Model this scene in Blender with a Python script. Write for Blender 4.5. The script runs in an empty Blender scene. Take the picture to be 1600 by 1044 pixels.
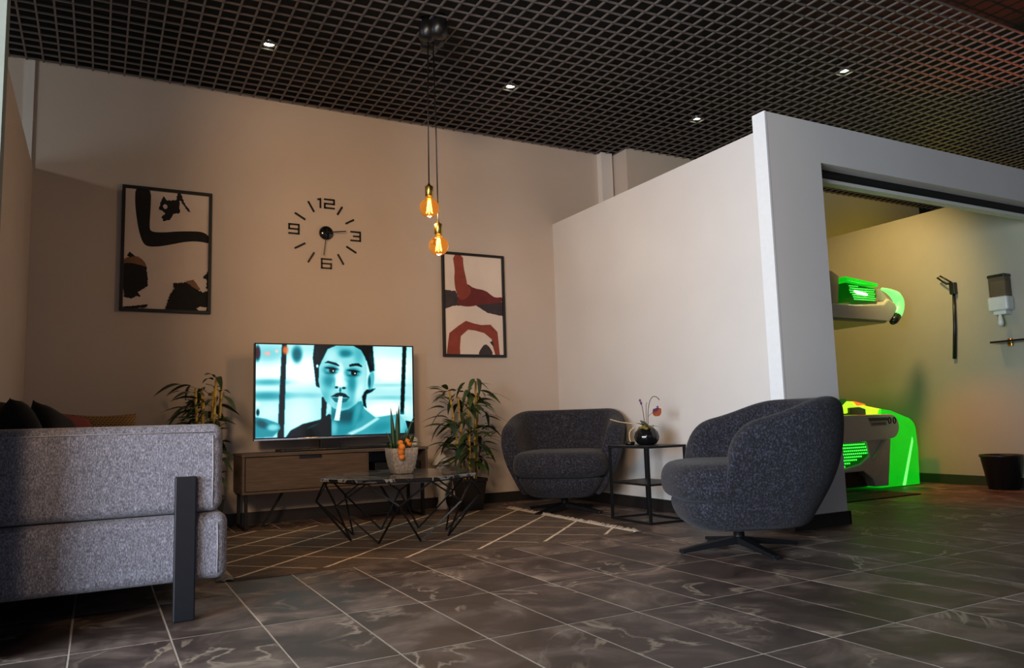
import bpy, bmesh, math, random
import numpy as np
from mathutils import Vector, Matrix

random.seed(7)
rng = np.random.default_rng(7)
SC = bpy.context.scene
C = SC.collection
PI = math.pi

# ------------------------------------------------------------------ camera
CAM_POS = Vector((0, 0, 0.703)); F_PX = 1196.58
YAW, PITCH, ROLL = math.radians(28.408), math.radians(6.392), math.radians(-1.704)
_f = Vector((math.sin(YAW)*math.cos(PITCH), math.cos(YAW)*math.cos(PITCH), math.sin(PITCH)))
_r0 = Vector((math.cos(YAW), -math.sin(YAW), 0)); _u0 = _r0.cross(_f)
_r = math.cos(ROLL)*_r0 + math.sin(ROLL)*_u0
_u = -math.sin(ROLL)*_r0 + math.cos(ROLL)*_u0
cd = bpy.data.cameras.new('camera'); cam = bpy.data.objects.new('camera', cd); C.objects.link(cam)
cd.sensor_width = 36; cd.lens = 36*F_PX/1600; cd.clip_start = 0.05; cd.clip_end = 60
cam.matrix_world = Matrix(((_r.x, _u.x, -_f.x, CAM_POS.x), (_r.y, _u.y, -_f.y, CAM_POS.y),
                           (_r.z, _u.z, -_f.z, CAM_POS.z), (0, 0, 0, 1)))
SC.camera = cam

# ------------------------------------------------------------------ view, world
SC.view_settings.view_transform = 'Standard'; SC.view_settings.look = 'None'
SC.view_settings.exposure = 0.0; SC.view_settings.gamma = 1.0
SC.view_settings.use_curve_mapping = False
W = bpy.data.worlds.new('world'); SC.world = W; W.use_nodes = True
W.node_tree.nodes['Background'].inputs[0].default_value = (0.55, 0.68, 0.85, 1)
W.node_tree.nodes['Background'].inputs[1].default_value = 0.05

# ------------------------------------------------------------------ lights of the place, plus an added front fill
def area(name, loc, rot, sx, sy, power, col):
    d = bpy.data.lights.new(name, 'AREA'); d.shape = 'RECTANGLE'; d.size = sx; d.size_y = sy
    d.energy = power; d.color = col
    o = bpy.data.objects.new(name, d); C.objects.link(o); o.location = loc; o.rotation_euler = rot
    return o
def point(name, loc, power, col, r=0.05, parent=None):
    d = bpy.data.lights.new(name, 'POINT'); d.energy = power; d.color = col; d.shadow_soft_size = r
    o = bpy.data.objects.new(name, d); C.objects.link(o); o.location = loc; o.parent = parent
    return o
def spot(name, loc, tgt, power, col, ang=60, blend=0.6, r=0.03, parent=None):
    d = bpy.data.lights.new(name, 'SPOT'); d.energy = power; d.color = col; d.shadow_soft_size = r
    d.spot_size = math.radians(ang); d.spot_blend = blend
    o = bpy.data.objects.new(name, d); C.objects.link(o); o.location = loc; o.parent = parent
    o.rotation_euler = (Vector(tgt)-Vector(loc)).to_track_quat('-Z', 'Y').to_euler()
    return o
# daylight through the big shop window in the left wall, and the one of the neighbouring booth
area('daylight_shop_window', (-4.02, 0.35, 1.27), (0, -PI/2, 0), 1.9, 4.3, 720, (0.80, 0.90, 1.0))
area('daylight_booth_window', (-4.02, 4.4, 1.25), (0, -PI/2, 0), 1.3, 2.2, 40, (0.78, 0.95, 1.0))
spot('booth_ceiling_lamp', (-2.6, 4.9, 2.9), (1.2, 5.9, 2.3), 45, (1.0, 0.86, 0.74), 100, 0.8, 0.10)
area('front_fill_light', (2.4, -2.9, 1.25), (PI/2, 0, 0), 3.0, 2.1, 15, (0.74, 0.80, 1.0))  # added cool fill from behind the camera
spot('shop_track_spotlight', (-1.75, -1.2, 2.9), (2.2, 5.98, 1.6), 800, (1.0, 0.66, 0.40), 50, 0.7, 0.6)
# coloured lamps of the tanning booths
point('booth_lamp_yellow', (8.1, 4.9, 2.6), 11, (1.0, 0.76, 0.0), 0.15)
spot('tanning_room_lamp', (5.6, 4.1, 2.95), (6.93, 5.05, 1.6), 200, (1.0, 0.66, 0.24), 84, 1.0, 0.15)
spot('red_booth_lamp', (7.3, 2.1, 1.6), (5.95, 2.95, 3.26), 300, (1.0, 0.14, 0.03), 34, 0.9, 0.04)

# ------------------------------------------------------------------ materials
def lin(c):
    return tuple(((v/255)/12.92 if v/255 <= 0.04045 else ((v/255+0.055)/1.055)**2.4) for v in c)
class NT:
    def __init__(s, name):
        s.m = bpy.data.materials.new(name); s.m.use_nodes = True; s.t = s.m.node_tree
        s.b = s.t.nodes['Principled BSDF']
    def n(s, typ, **kw):
        nd = s.t.nodes.new(typ)
        for k, v in kw.items():
            if k in nd.inputs: nd.inputs[k].default_value = v
            else: setattr(nd, k, v)
        return nd
    def l(s, a, b): s.t.links.new(a, b)
    def coord(s, kind='Object', scale=(1, 1, 1), rand=False):
        tc = s.n('ShaderNodeTexCoord'); mp = s.n('ShaderNodeMapping'); mp.inputs['Scale'].default_value = scale
        s.l(tc.outputs[kind], mp.inputs['Vector'])
        if rand:
            oi = s.n('ShaderNodeObjectInfo'); mu = s.n('ShaderNodeMath', operation='MULTIPLY'); mu.inputs[1].default_value = 57.0
            s.l(oi.outputs['Random'], mu.inputs[0]); cb = s.n('ShaderNodeCombineXYZ')
            s.l(mu.outputs[0], cb.inputs[0]); s.l(mu.outputs[0], cb.inputs[2]); s.l(cb.outputs[0], mp.inputs['Location'])
        return mp.outputs[0]
    def noise(s, vec, scale, detail=3, rough=0.5, dist=0.0):
        nd = s.n('ShaderNodeTexNoise'); nd.inputs['Scale'].default_value = scale; nd.inputs['Detail'].default_value = detail
        nd.inputs['Roughness'].default_value = rough; nd.inputs['Distortion'].default_value = dist
        s.l(vec, nd.inputs['Vector']); return nd.outputs['Fac']
    def ramp(s, fac, stops):
        r = s.n('ShaderNodeValToRGB'); e = r.color_ramp.elements
        while len(e) < len(stops): e.new(0.5)
        for el, (p, c) in zip(e, stops): el.position = p; el.color = (*c, 1) if len(c) == 3 else c
        s.l(fac, r.inputs[0]); return r.outputs[0]
    def mix(s, fac, a, b, mode='MIX'):
        m = s.n('ShaderNodeMix'); m.data_type = 'RGBA'; m.blend_type = mode
        for v, i in ((fac, 0), (a, 6), (b, 7)):
            if hasattr(v, 'links'): s.l(v, m.inputs[i])
            else: m.inputs[i].default_value = v if i == 0 else (*v, 1)
        return m.outputs[2]
    def col(s, o): s.l(o, s.b.inputs['Base Color'])
    def bump(s, h, strength=0.2, dist=0.01):
        b = s.n('ShaderNodeBump'); b.inputs['Strength'].default_value = strength; b.inputs['Distance'].default_value = dist
        s.l(h, b.inputs['Height']); s.l(b.outputs[0], s.b.inputs['Normal'])
    def set(s, **kw):
        for k, v in kw.items(): s.b.inputs[k.replace('_', ' ')].default_value = v
M = {}
def plain(name, c, rough=0.5, metal=0.0, var=0.12, scale=30, bump=0.0, **kw):
    t = NT(name); c = lin(c)
    v = t.coord(); nz = t.noise(v, scale, 4)
    t.col(t.ramp(nz, [(0.3, tuple(x*(1-var) for x in c)), (0.7, tuple(min(1, x*(1+var)) for x in c))]))
    t.set(Roughness=rough, Metallic=metal, **kw)
    if bump: t.bump(nz, bump, 0.004)
    M[name] = t.m; return t
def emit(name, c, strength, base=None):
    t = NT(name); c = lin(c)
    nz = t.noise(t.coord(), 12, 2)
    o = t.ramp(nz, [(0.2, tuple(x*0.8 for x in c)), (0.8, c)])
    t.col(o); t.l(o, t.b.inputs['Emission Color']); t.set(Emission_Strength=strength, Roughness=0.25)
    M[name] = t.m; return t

# painted plaster
t = NT('wall_paint'); v = t.coord(); n1 = t.noise(v, 260, 2); n2 = t.noise(v, 1.3, 3)
t.col(t.ramp(n2, [(0.3, lin((208, 203, 200))), (0.7, lin((216, 212, 208)))])); t.set(Roughness=0.75); t.bump(n1, 0.12, 0.002); M['wall'] = t.m
t = NT('wall_paint_beige'); v = t.coord(); n1 = t.noise(v, 260, 2); n2 = t.noise(v, 1.3, 3)
t.col(t.ramp(n2, [(0.3, lin((188, 176, 166))), (0.7, lin((196, 184, 174)))])); t.set(Roughness=0.75); t.bump(n1, 0.12, 0.002); M['wall_beige'] = t.m
plain('trim_white', (214, 212, 206), 0.5, var=0.03)
plain('baseboard', (38, 34, 32), 0.45, var=0.2, scale=14)
plain('black_void', (9, 9, 9), 0.9)
plain('ceiling_bar', (100, 90, 86), 0.6, var=0.08, scale=9)
plain('grout', (206, 194, 180), 0.8, var=0.1, scale=60)
# dark marbled porcelain tile
t = NT('marble_tile'); v = t.coord(rand=True)
cl = t.noise(v, 3.2, 6, 0.62, 0.8); base = t.ramp(cl, [(0.28, lin((52, 43, 40))), (0.48, lin((85, 72, 67))), (0.62, lin((126, 110, 101))), (0.78, lin((170, 152, 139)))])
w = t.noise(v, 1.7, 5, 0.55, 1.3)
vein = t.ramp(w, [(0.478, (0, 0, 0)), (0.5, (1, 1, 1)), (0.522, (0, 0, 0))])
gate = t.noise(v, 2.4, 2); gr = t.ramp(gate, [(0.48, (0, 0, 0)), (0.62, (1, 1, 1))])
mm = t.mix(1.0, vein, gr, 'MULTIPLY'); bw = t.n('ShaderNodeRGBToBW'); t.l(mm, bw.inputs[0])
t.col(t.mix(bw.outputs[0], base, lin((176, 160, 142)))); t.set(Roughness=0.5, Specular_IOR_Level=0.35); t.bump(cl, 0.05, 0.003)
rr = t.ramp(cl, [(0.3, (0.42,)*3), (0.7, (0.6,)*3)]); t.l(rr, t.b.inputs['Roughness']); M['tile'] = t.m
# heathered upholstery
def heather(name, dark, mid, light, sc=190, stretch=(1, 1, 1), bump=0.5, sheen=.2):
    t = NT(name); v = t.coord(scale=stretch); a = t.noise(v, sc, 2, 0.7); b = t.noise(v, sc*0.28, 3, 0.6)
    ca = t.ramp(a, [(0.33, lin(dark)), (0.5, lin(mid)), (0.68, lin(light))])
    cb = t.ramp(b, [(0.3, (0.62,)*3), (0.7, (1.2,)*3)])
    t.col(t.mix(1.0, ca, cb, 'MULTIPLY')); t.set(Roughness=0.95, Sheen_Weight=sheen, Sheen_Roughness=0.5); t.bump(a, bump, 0.004); M[name] = t.m
heather('sofa_fabric', (88, 89, 102), (122, 123, 138), (168, 169, 184), 230, (1, 1, 0.45))
heather('armchair_fabric', (10, 10, 15), (27, 27, 36), (66, 67, 82), 110, (1, 1, 0.8), sheen=.06)
plain('fringe', (172, 158, 142), 0.95)
plain('rug_binding', (96, 78, 60), 0.9)
plain('piping', (156, 156, 164), 0.8)
plain('black_metal', (24, 24, 27), 0.42, 0.3, var=0.15)
plain('dark_leg', (20, 22, 30), 0.5, 0.2)
plain('black_plastic', (16, 16, 17), 0.35)
plain('black_fabric', (17, 15, 16), 0.95, bump=0.4, scale=150)
plain('black_frame', (18, 17, 17), 0.5)
plain('poster_paper', (214, 198, 186), 0.8, var=0.03, scale=8)
plain('poster_paper_warm', (220, 208, 198), 0.8, var=0.03, scale=8)
plain('paint_black', (20, 17, 18), 0.85, var=0.3, scale=40)
plain('paint_rust', (138, 62, 50), 0.85, var=0.12, scale=18)
plain('paint_wine', (104, 40, 42), 0.85, var=0.12, scale=18)
plain('paint_ochre', (128, 92, 62), 0.85, var=0.2, scale=18)
plain('paint_char', (58, 50, 54), 0.85, var=0.2, scale=18)
plain('brass', (190, 158, 84), 0.28, 1.0, var=0.06)
plain('chrome', (200, 200, 205), 0.2, 1.0, var=0.03)
plain('pot_black', (26, 23, 23), 0.55)
plain('soil', (48, 36, 26), 0.95, scale=120, bump=0.8)
plain('moss', (120, 104, 40), 0.95, scale=120, var=0.4, bump=0.8)
plain('leaf_green', (50, 74, 32), 0.45, var=0.35, scale=9)
plain('leaf_dark', (32, 52, 26), 0.45, var=0.3, scale=9)
plain('aloe', (36, 70, 38), 0.45, var=0.25, scale=14)
plain('cane', (186, 154, 66), 0.5, var=0.2, scale=25)
plain('stone', (150, 142, 134), 0.9, var=0.35, scale=70, bump=0.8)
plain('orange', (226, 130, 40), 0.6, var=0.15, scale=30)
plain('ceramic_white', (214, 214, 210), 0.3, var=0.05)
plain('ceramic_black', (18, 18, 20), 0.12, var=0.1)
plain('orchid_purple', (92, 40, 110), 0.6)
plain('anthurium', (140, 62, 34), 0.5, var=0.25)
plain('twig_white', (214, 196, 150), 0.7)
plain('stem_brown', (72, 52, 44), 0.7)
plain('bed_white', (196, 190, 182), 0.3, var=0.04)
plain('bed_grey', (128, 122, 114), 0.35, var=0.05)
plain('bed_dark', (30, 30, 30), 0.3)
plain('bin_black', (20, 20, 20), 0.4)
plain('rubber_mat', (18, 17, 17), 0.8)
plain('dispenser_white', (196, 200, 198), 0.3, var=0.04)
plain('shelf_black', (16, 18, 17), 0.25)
plain('red_cloth', (112, 34, 28), 0.9)
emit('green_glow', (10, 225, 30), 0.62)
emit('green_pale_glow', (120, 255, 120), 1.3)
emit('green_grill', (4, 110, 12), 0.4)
emit('green_dot', (60, 255, 70), 1.6)
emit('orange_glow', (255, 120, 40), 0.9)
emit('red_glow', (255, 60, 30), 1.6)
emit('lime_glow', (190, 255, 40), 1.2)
emit('lamp_disc', (236, 255, 215), 22)
emit('filament', (255, 190, 70), 45)
# walnut-brown board
t = NT('stand_wood'); v = t.coord(scale=(1, 1, 14)); g = t.noise(v, 6, 4, 0.6, 0.4)
t.col(t.ramp(g, [(0.3, lin((74, 62, 55))), (0.7, lin((100, 86, 76)))])); t.set(Roughness=0.6); M['stand_wood'] = t.m
# black marble top
t = NT('black_marble'); v = t.coord(); a = t.noise(v, 5, 6, 0.6, 1.5)
t.col(t.ramp(a, [(0.44, lin((26, 26, 28))), (0.5, lin((150, 150, 152))), (0.55, lin((30, 30, 32)))])); t.set(Roughness=0.12); M['black_marble'] = t.m
# amber bulb glass
t = NT('amber_glass'); nz = t.noise(t.coord(), 8, 2)
t.col(t.ramp(nz, [(0.3, lin((255, 176, 74))), (0.7, lin((255, 190, 96)))])); t.set(Roughness=0.03, Transmission_Weight=1.0, IOR=1.12, Emission_Color=(1.0, 0.36, 0.05, 1), Emission_Strength=0.16); M['amber_glass'] = t.m
t = NT('smoked_plastic'); nz = t.noise(t.coord(), 8, 2)
t.col(t.ramp(nz, [(0.3, lin((116, 104, 84))), (0.7, lin((130, 116, 94)))])); t.set(Roughness=0.1, Transmission_Weight=0.55, IOR=1.2); M['smoked'] = t.m
t = NT('window_glass'); nz = t.noise(t.coord(), 2, 2)
t.col(t.ramp(nz, [(0.3, (0.9, 0.95, 0.97)), (0.7, (0.93, 0.97, 0.98))])); t.set(Roughness=0.02, Transmission_Weight=1.0, IOR=1.1); M['glass'] = t.m
# rug: woven trellis of pale lines on brown-grey (rug-local metres)
t = NT('rug_weave'); tc = t.n('ShaderNodeTexCoord'); sp = t.n('ShaderNodeSeparateXYZ')
wv = t.noise(tc.outputs['Object'], 14, 2); 
t.l(tc.outputs['Object'], sp.inputs[0])
def M2(op, a, b=0.0):
    n = t.n('ShaderNodeMath', operation=op)
    for i, q in enumerate((a, b)):
        if hasattr(q, 'links'): t.l(q, n.inputs[i])
        else: n.inputs[i].default_value = q
    return n.outputs[0]
def linefam(expr, off, wid):
    q = M2('ADD', expr, M2('MULTIPLY', M2('SUBTRACT', wv, 0.5), 0.016)); q = M2('DIVIDE', M2('ADD', q, off), 0.417)
    fr = M2('FRACT', M2('ADD', q, 40.5)); d = M2('ABSOLUTE', M2('SUBTRACT', fr, 0.5)); d = M2('MULTIPLY', d, 0.417)
    return M2('LESS_THAN', d, wid)
L1 = linefam(M2('SUBTRACT', sp.outputs[0], sp.outputs[1]), 2.012, 0.0125)
L2 = linefam(M2('ADD', sp.outputs[0], sp.outputs[1]), -5.64, 0.0085)
fine = t.noise(tc.outputs['Object'], 150, 2, 0.7); mp = t.n('ShaderNodeMapping'); mp.inputs['Scale'].default_value = (2, 26, 1)
t.l(tc.outputs['Object'], mp.inputs[0]); streak = t.noise(mp.outputs[0], 3.0, 3, 0.6)
bc = t.ramp(streak, [(0.3, lin((74, 61, 52))), (0.52, lin((104, 87, 74))), (0.72, lin((144, 123, 106)))])
fc = t.ramp(fine, [(0.3, (0.62,)*3), (0.7, (1.25,)*3)]); bc = t.mix(1.0, bc, fc, 'MULTIPLY')
lf = M2('MAXIMUM', L1, M2('MULTIPLY', L2, M2('ADD', 0.45, M2('MULTIPLY', streak, 0.5))))
t.col(t.mix(lf, bc, lin((240, 222, 200)))); t.set(Roughness=0.95); t.bump(fine, 0.6, 0.006); M['rug'] = t.m
# greek key cushion
t = NT('key_cushion'); v = t.coord(scale=(11, 11, 11)); wv2 = t.n('ShaderNodeTexBrick'); t.l(v, wv2.inputs['Vector'])
wv2.inputs['Color1'].default_value = (*lin((70, 26, 24)), 1); wv2.inputs['Color2'].default_value = (*lin((52, 34, 26)), 1)
wv2.inputs['Mortar'].default_value = (*lin((150, 118, 62)), 1); wv2.inputs['Mortar Size'].default_value = 0.05; wv2.inputs['Scale'].default_value = 2.2
t.col(wv2.outputs['Color']); t.set(Roughness=0.9); M['key_cushion'] = t.m

# ------------------------------------------------------------------ mesh helpers
class MB:
    def __init__(s): s.v = []; s.f = []
    def add(s, vs, fs):
        o = len(s.v); s.v += [tuple(p) for p in vs]; s.f += [tuple(i+o for i in f) for f in fs]; return s
    def box(s, x0, x1, y0, y1, z0, z1):
        return s.add([(x0,y0,z0),(x1,y0,z0),(x1,y1,z0),(x0,y1,z0),(x0,y0,z1),(x1,y0,z1),(x1,y1,z1),(x0,y1,z1)],
                     [(0,3,2,1),(4,5,6,7),(0,1,5,4),(1,2,6,5),(2,3,7,6),(3,0,4,7)])
    def bar(s, a, b, wx, wy=None, up=(0, 0, 1)):
        wy = wy or wx; a = Vector(a); b = Vector(b); d = (b-a).normalized(); up = Vector(up)
        if abs(d.dot(up)) > 0.98: up = Vector((1, 0, 0))
        x = d.cross(up).normalized()*wx/2; y = x.cross(d).normalized()*wy/2
        vs = [a-x-y, a+x-y, a+x+y, a-x+y, b-x-y, b+x-y, b+x+y, b-x+y]
        return s.add(vs, [(0,3,2,1),(4,5,6,7),(0,1,5,4),(1,2,6,5),(2,3,7,6),(3,0,4,7)])
    def tube(s, pts, r, n=8, cap=True):
        pts = [Vector(p) for p in pts]; rs = r if isinstance(r, (list, tuple)) else [r]*len(pts)
        ref = Vector((0.13, 0.31, 0.94)); vs = []; fs = []
        for i, p in enumerate(pts):
            d = (pts[min(i+1, len(pts)-1)]-pts[max(i-1, 0)]).normalized()
            a = d.cross(ref)
            if a.length < 1e-3: a = d.cross(Vector((1, 0, 0)))
            a.normalize(); b = d.cross(a)
            for k in range(n):
                th = 2*PI*k/n; vs.append(p+(a*math.cos(th)+b*math.sin(th))*rs[i])
        for i in range(len(pts)-1):
            for k in range(n):
                fs.append((i*n+k, i*n+(k+1) % n, (i+1)*n+(k+1) % n, (i+1)*n+k))
        if cap: fs += [tuple(range(n)), tuple(range((len(pts)-1)*n, len(pts)*n))]
        return s.add(vs, fs)
    def lathe(s, prof, n=24, c=(0, 0, 0), rfun=None):
        vs = []; fs = []
        for r, z in prof:
            for k in range(n):
                th = 2*PI*k/n; q = r*(rfun(th) if rfun else 1)
                vs.append((c[0]+q*math.cos(th), c[1]+q*math.sin(th), c[2]+z))
        m = len(prof)
        for i in range(m-1):
            for k in range(n): fs.append((i*n+k, i*n+(k+1) % n, (i+1)*n+(k+1) % n, (i+1)*n+k))
        if prof[0][0] > 1e-5: fs.append(tuple(reversed(range(n))))
        if prof[-1][0] > 1e-5: fs.append(tuple(range((m-1)*n, m*n)))
        return s.add(vs, fs)
    def prism(s, pts, axis, a0, a1):
        """polygon pts (2D) extruded along axis 'x','y' or 'z' from a0 to a1"""
        n = len(pts)
        def P(p, a): return {'x': (a, p[0], p[1]), 'y': (p[0], a, p[1]), 'z': (p[0], p[1], a)}[axis]
        vs = [P(p, a0) for p in pts]+[P(p, a1) for p in pts]
        fs = [tuple(range(n)), tuple(range(n, 2*n))]+[(i, (i+1) % n, n+(i+1) % n, n+i) for i in range(n)]
        return s.add(vs, fs)
    def rings(s, rs, cap=True, closed=True):
        n = len(rs[0]); vs = [p for r in rs for p in r]; fs = []
        for i in range(len(rs)-1):
            for k in range(n if closed else n-1): fs.append((i*n+k, i*n+(k+1) % n, (i+1)*n+(k+1) % n, (i+1)*n+k))
        if cap: fs += [tuple(reversed(range(n))), tuple(range((len(rs)-1)*n, len(rs)*n))]
        return s.add(vs, fs)
    def mesh(s, name, mat, smooth=False):
        me = bpy.data.meshes.new(name); me.from_pydata(s.v, [], s.f); me.materials.append(M[mat] if isinstance(mat, str) else mat)
        bm = bmesh.new(); bm.from_mesh(me); bmesh.ops.recalc_face_normals(bm, faces=bm.faces)
        ng = [f for f in bm.faces if len(f.verts) > 4]
        if ng: bmesh.ops.triangulate(bm, faces=ng)
        bm.to_mesh(me); bm.free()
        if smooth:
            for p in me.polygons: p.use_smooth = True
        me.update(); return me
    def build(s, name, mat, parent=None, smooth=False, bevel=0.0, seg=2, sub=0, loc=None, kind=None, label=None):
        o = bpy.data.objects.new(name, s.mesh(name, mat, smooth)); C.objects.link(o); o.parent = parent
        if loc: o.location = loc
        if bevel:
            b = o.modifiers.new('bevel', 'BEVEL'); b.width = bevel; b.segments = seg; b.limit_method = 'ANGLE'; b.angle_limit = math.radians(35)
        if sub:
            b = o.modifiers.new('subdivision', 'SUBSURF'); b.levels = sub; b.render_levels = sub
        if smooth and bevel:
            w = o.modifiers.new('weighted', 'WEIGHTED_NORMAL'); w.keep_sharp = False
        if kind: o['kind'] = kind
        if label: o['label'] = label
        return o
def tag(o, label, cat, group=None):
    o['label'] = label; o['category'] = cat
    if group: o['group'] = group
    return o
def thing(name, label, cat, loc=(0, 0, 0), rz=0.0, group=None):
    o = bpy.data.objects.new(name, None); C.objects.link(o); o.location = loc; o.rotation_euler = (0, 0, rz)
    o.empty_display_size = 0.1
    return tag(o, label, cat, group)
def struct(o): o['kind'] = 'structure'; return o
def shared(name, me, parent, loc=(0, 0, 0), rot=(0, 0, 0), scale=(1, 1, 1)):
    o = bpy.data.objects.new(name, me); C.objects.link(o); o.parent = parent
    o.location = loc; o.rotation_euler = rot; o.scale = scale; return o
def px(p):
    q = Vector(p)-CAM_POS; z = q.dot(_f)
    if z < 0.2: return None
    return (800+F_PX*q.dot(_r)/z, 522-F_PX*q.dot(_u)/z, z)

# ================================================================== SETTING
XL, XR, YF, YB = -4.2, 11.0, -3.0, 5.98
CEIL = 3.26; PXR = 3.70; PXL = -0.44; PH = 2.51
# ---- floor: grout bed + marbled tiles 30 x 60 cm
floor = struct(MB().box(XL, XR, YF, 6.4, -0.12, -0.0012).build('floor', 'grout'))
TX0, TY0, TW, TH = 0.535, 3.519, 0.3, 0.6
tile_me = None; cand = []
for i in range(-17, 36):
    for j in range(-5, 11):
        x = TX0+TW*i+TW/2; y = TY0-TH*j-TH/2
        if x < XL+0.1 or x > XR-0.1 or y < YF or y > 6.3: continue
        vis = False
        for dx in (-.15, 0, .15):
            for dy in (-.3, 0, .3):
                p = px((x+dx, y+dy, 0))
                if p and -5 < p[0] < 1605 and p[1] < 1050: vis = True
        hid = (x > 4.5 and y > 4.6) or y > 6.0 or x > 7.1 or (x < -0.5)
        cand.append((not (vis and not hid), Vector((x, y)).length, x, y))
cand.sort()
tile_me = MB().box(-TW/2+.0040, TW/2-.0040, -TH/2+.0040, TH/2-.0040, -0.0008, 0).mesh('tile', 'tile')
rest = MB(); nt = 0
for inv, d, x, y in cand:
    if not inv and nt < 300: shared('tile', tile_me, floor, (x, y, 0)); nt += 1
    else: rest.box(x-TW/2+.0040, x+TW/2-.0040, y-TH/2+.0040, y+TH/2-.0040, -0.0008, 0)
rest.build('tile_field', 'tile', floor, kind='stuff')
# ---- ceiling: dark plenum, open cell grid of bars on 10 cm
ceil = struct(MB().box(XL, XR, YF, 6.4, 3.72, 3.8).build('ceiling', 'black_void'))
GX0, GX1, GY0, GY1 = -1.6, 10.6, 2.74, 5.97
ybar = MB().box(-.0055, .0055, GY0, GY1, CEIL, CEIL+.010).mesh('grid_bar', 'ceiling_bar')
xbar = MB().box(GX0, GX1, -.0055, .0055, CEIL, CEIL+.010).mesh('grid_bar', 'ceiling_bar')
k = 0
while GX0+k*0.1 <= GX1: shared('grid_bar', ybar, ceil, (GX0+k*0.1, 0, 0)); k += 1
k = 0
while GY0+k*0.1 <= GY1: shared('grid_bar', xbar, ceil, (0, GY0+k*0.1, 0)); k += 1
# ---- walls
struct(MB().box(XL, XR, 5.99, 6.4, 3.275, 3.72).build('plenum_dark_band', 'black_void'))  # black band standing in for the shade above the ceiling grid
plain('slab_paint', (120, 134, 132), 0.8, var=0.04)
plain('tan_wall_darkened', (150, 147, 132), 0.75, var=0.03, scale=3)  # tanning room wall colour, darkened in place of shade
plain('shop_dark', (62, 60, 60), 0.8, var=0.05)
def wall(name, *boxes, mat='wall'):
    m = MB()
    for b in boxes: m.box(*b)
    return struct(m.build(name, mat))
wall('wall_back', (XL, 4.40, YB, YB+.15, 0, 3.275), (4.40, 5.60, 5.72, YB+.15, 0, 3.275), (5.60, 9.26, YB, YB+.15, 0, 3.275), mat='wall_beige')
wall('wall_pipe_casing_1', (4.24, 4.37, YB-.07, YB, 0, 3.27))
wall('wall_pipe_casing_2', (-.51, -.45, YB-.012, YB, 0, 3.27))
wall('wall_partition_right', (PXR, PXR+.1, 3.38, YB, 0, PH))
wall('wall_partition_left', (PXL-.1, PXL, 3.03, YB, 0, PH), mat='wall_beige')
wall('wall_slab_left', (XL, -0.308, 2.93, 3.03, 0, 3.72), mat='slab_paint')
wall('wall_front_booth', (3.645, 4.12, 3.30, 3.40, 0, 2.585), (4.12, 8.6, 3.30, 3.40, 2.315, 2.585))
wall('wall_tanning_right', (6.93, 7.03, 3.40, YB, 0, 2.56), mat='tan_wall_darkened')
# outer shell: left wall with two windows, front, right
def zwin(y0, y1, z0, z1): return y0, y1, z0, z1
w1 = (-1.85, 2.55, 0.28, 2.26); w2 = (3.3, 5.5, 0.55, 1.95)
wall('wall_left', (XL-.15, XL, YF, w1[0], 0, 3.72), (XL-.15, XL, w1[1], w2[0], 0, 3.72), (XL-.15, XL, w2[1], 6.13, 0, 3.72),
     (XL-.15, XL, w1[0], w1[1], 0, w1[2]), (XL-.15, XL, w1[0], w1[1], w1[3], 3.72),
     (XL-.15, XL, w2[0], w2[1], 0, w2[2]), (XL-.15, XL, w2[0], w2[1], w2[3], 3.72), mat='shop_dark')
w3 = (0.9, 3.9, 0.2, 2.3)
wall('wall_front', (XL, w3[0], YF-.15, YF, 0, 3.72), (w3[1], XR, YF-.15, YF, 0, 3.72), (w3[0], w3[1], YF-.15, YF, w3[3], 3.72), (w3[0], w3[1], YF-.15, YF, 0, w3[2]), mat='shop_dark')
wall('wall_right', (XR, XR+.15, YF, 6.4, 0, 3.72), mat='shop_dark')
for i, (y0, y1, z0, z1) in enumerate((w1, w2)):
    wo = MB(); nn = 3
    wo.box(XL-.1, XL-.04, y0, y1, z0, z0+.05).box(XL-.1, XL-.04, y0, y1, z1-.05, z1)
    for q in range(nn+1):
        yy = y0+(y1-y0-.05)*q/nn; wo.box(XL-.1, XL-.04, yy, yy+.05, z0+.05, z1-.05)
    wob = struct(wo.build('window_%d' % (i+1), 'trim_white'))
    MB().box(XL-.075, XL-.07, y0, y1, z0, z1).build('pane', 'glass', wob)
wo = MB(); wo.box(w3[0], w3[1], YF-.1, YF-.04, w3[2], w3[2]+.05).box(w3[0], w3[1], YF-.1, YF-.04, w3[3]-.05, w3[3])  # unseen front window, added as the opening for the front fill
for q in range(4): xx = w3[0]+(w3[1]-w3[0]-.05)*q/3; wo.box(xx, xx+.05, YF-.1, YF-.04, w3[2]+.05, w3[3]-.05)
wob = struct(wo.build('window_3', 'trim_white')); MB().box(w3[0], w3[1], YF-.075, YF-.07, w3[2], w3[3]).build('pane', 'glass', wob)
# baseboards
def base(name, *boxes): return wall(name, *boxes, mat='baseboard')
base('baseboard_back', (PXL+.012, PXR-.012, YB-.012, YB, 0, 0.085))
base('baseboard_right', (PXR-.012, PXR, 3.40, YB, 0, 0.085))
base('baseboard_left', (PXL, PXL+.012, 3.03, YB, 0, 0.085))
base('baseboard_front', (3.633, 4.13, 3.285, 3.30, 0, 0.08), (3.633, 3.645, 3.30, 3.40, 0, 0.08), (4.12, 4.132, 3.285, 3.40, 0, 0.08))
base('baseboard_tanning', (6.918, 6.93, 3.40, YB, 0, 0.085))
plain('cap_white', (228, 230, 232), 0.6, var=0.02)
struct(MB().box(3.631, 3.645, 3.298, 3.402, .08, 2.587).build('trim_4', 'cap_white'))
# opening head: dark sliding rail with a pale trim underneath
struct(MB().box(4.13, 8.6, 3.405, 3.47, 2.258, 2.36).build('trim_1', 'black_plastic'))
struct(MB().box(4.13, 8.6, 3.40, 3.475, 2.232, 2.258).build('trim_2', 'trim_white', bevel=.004))

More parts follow.
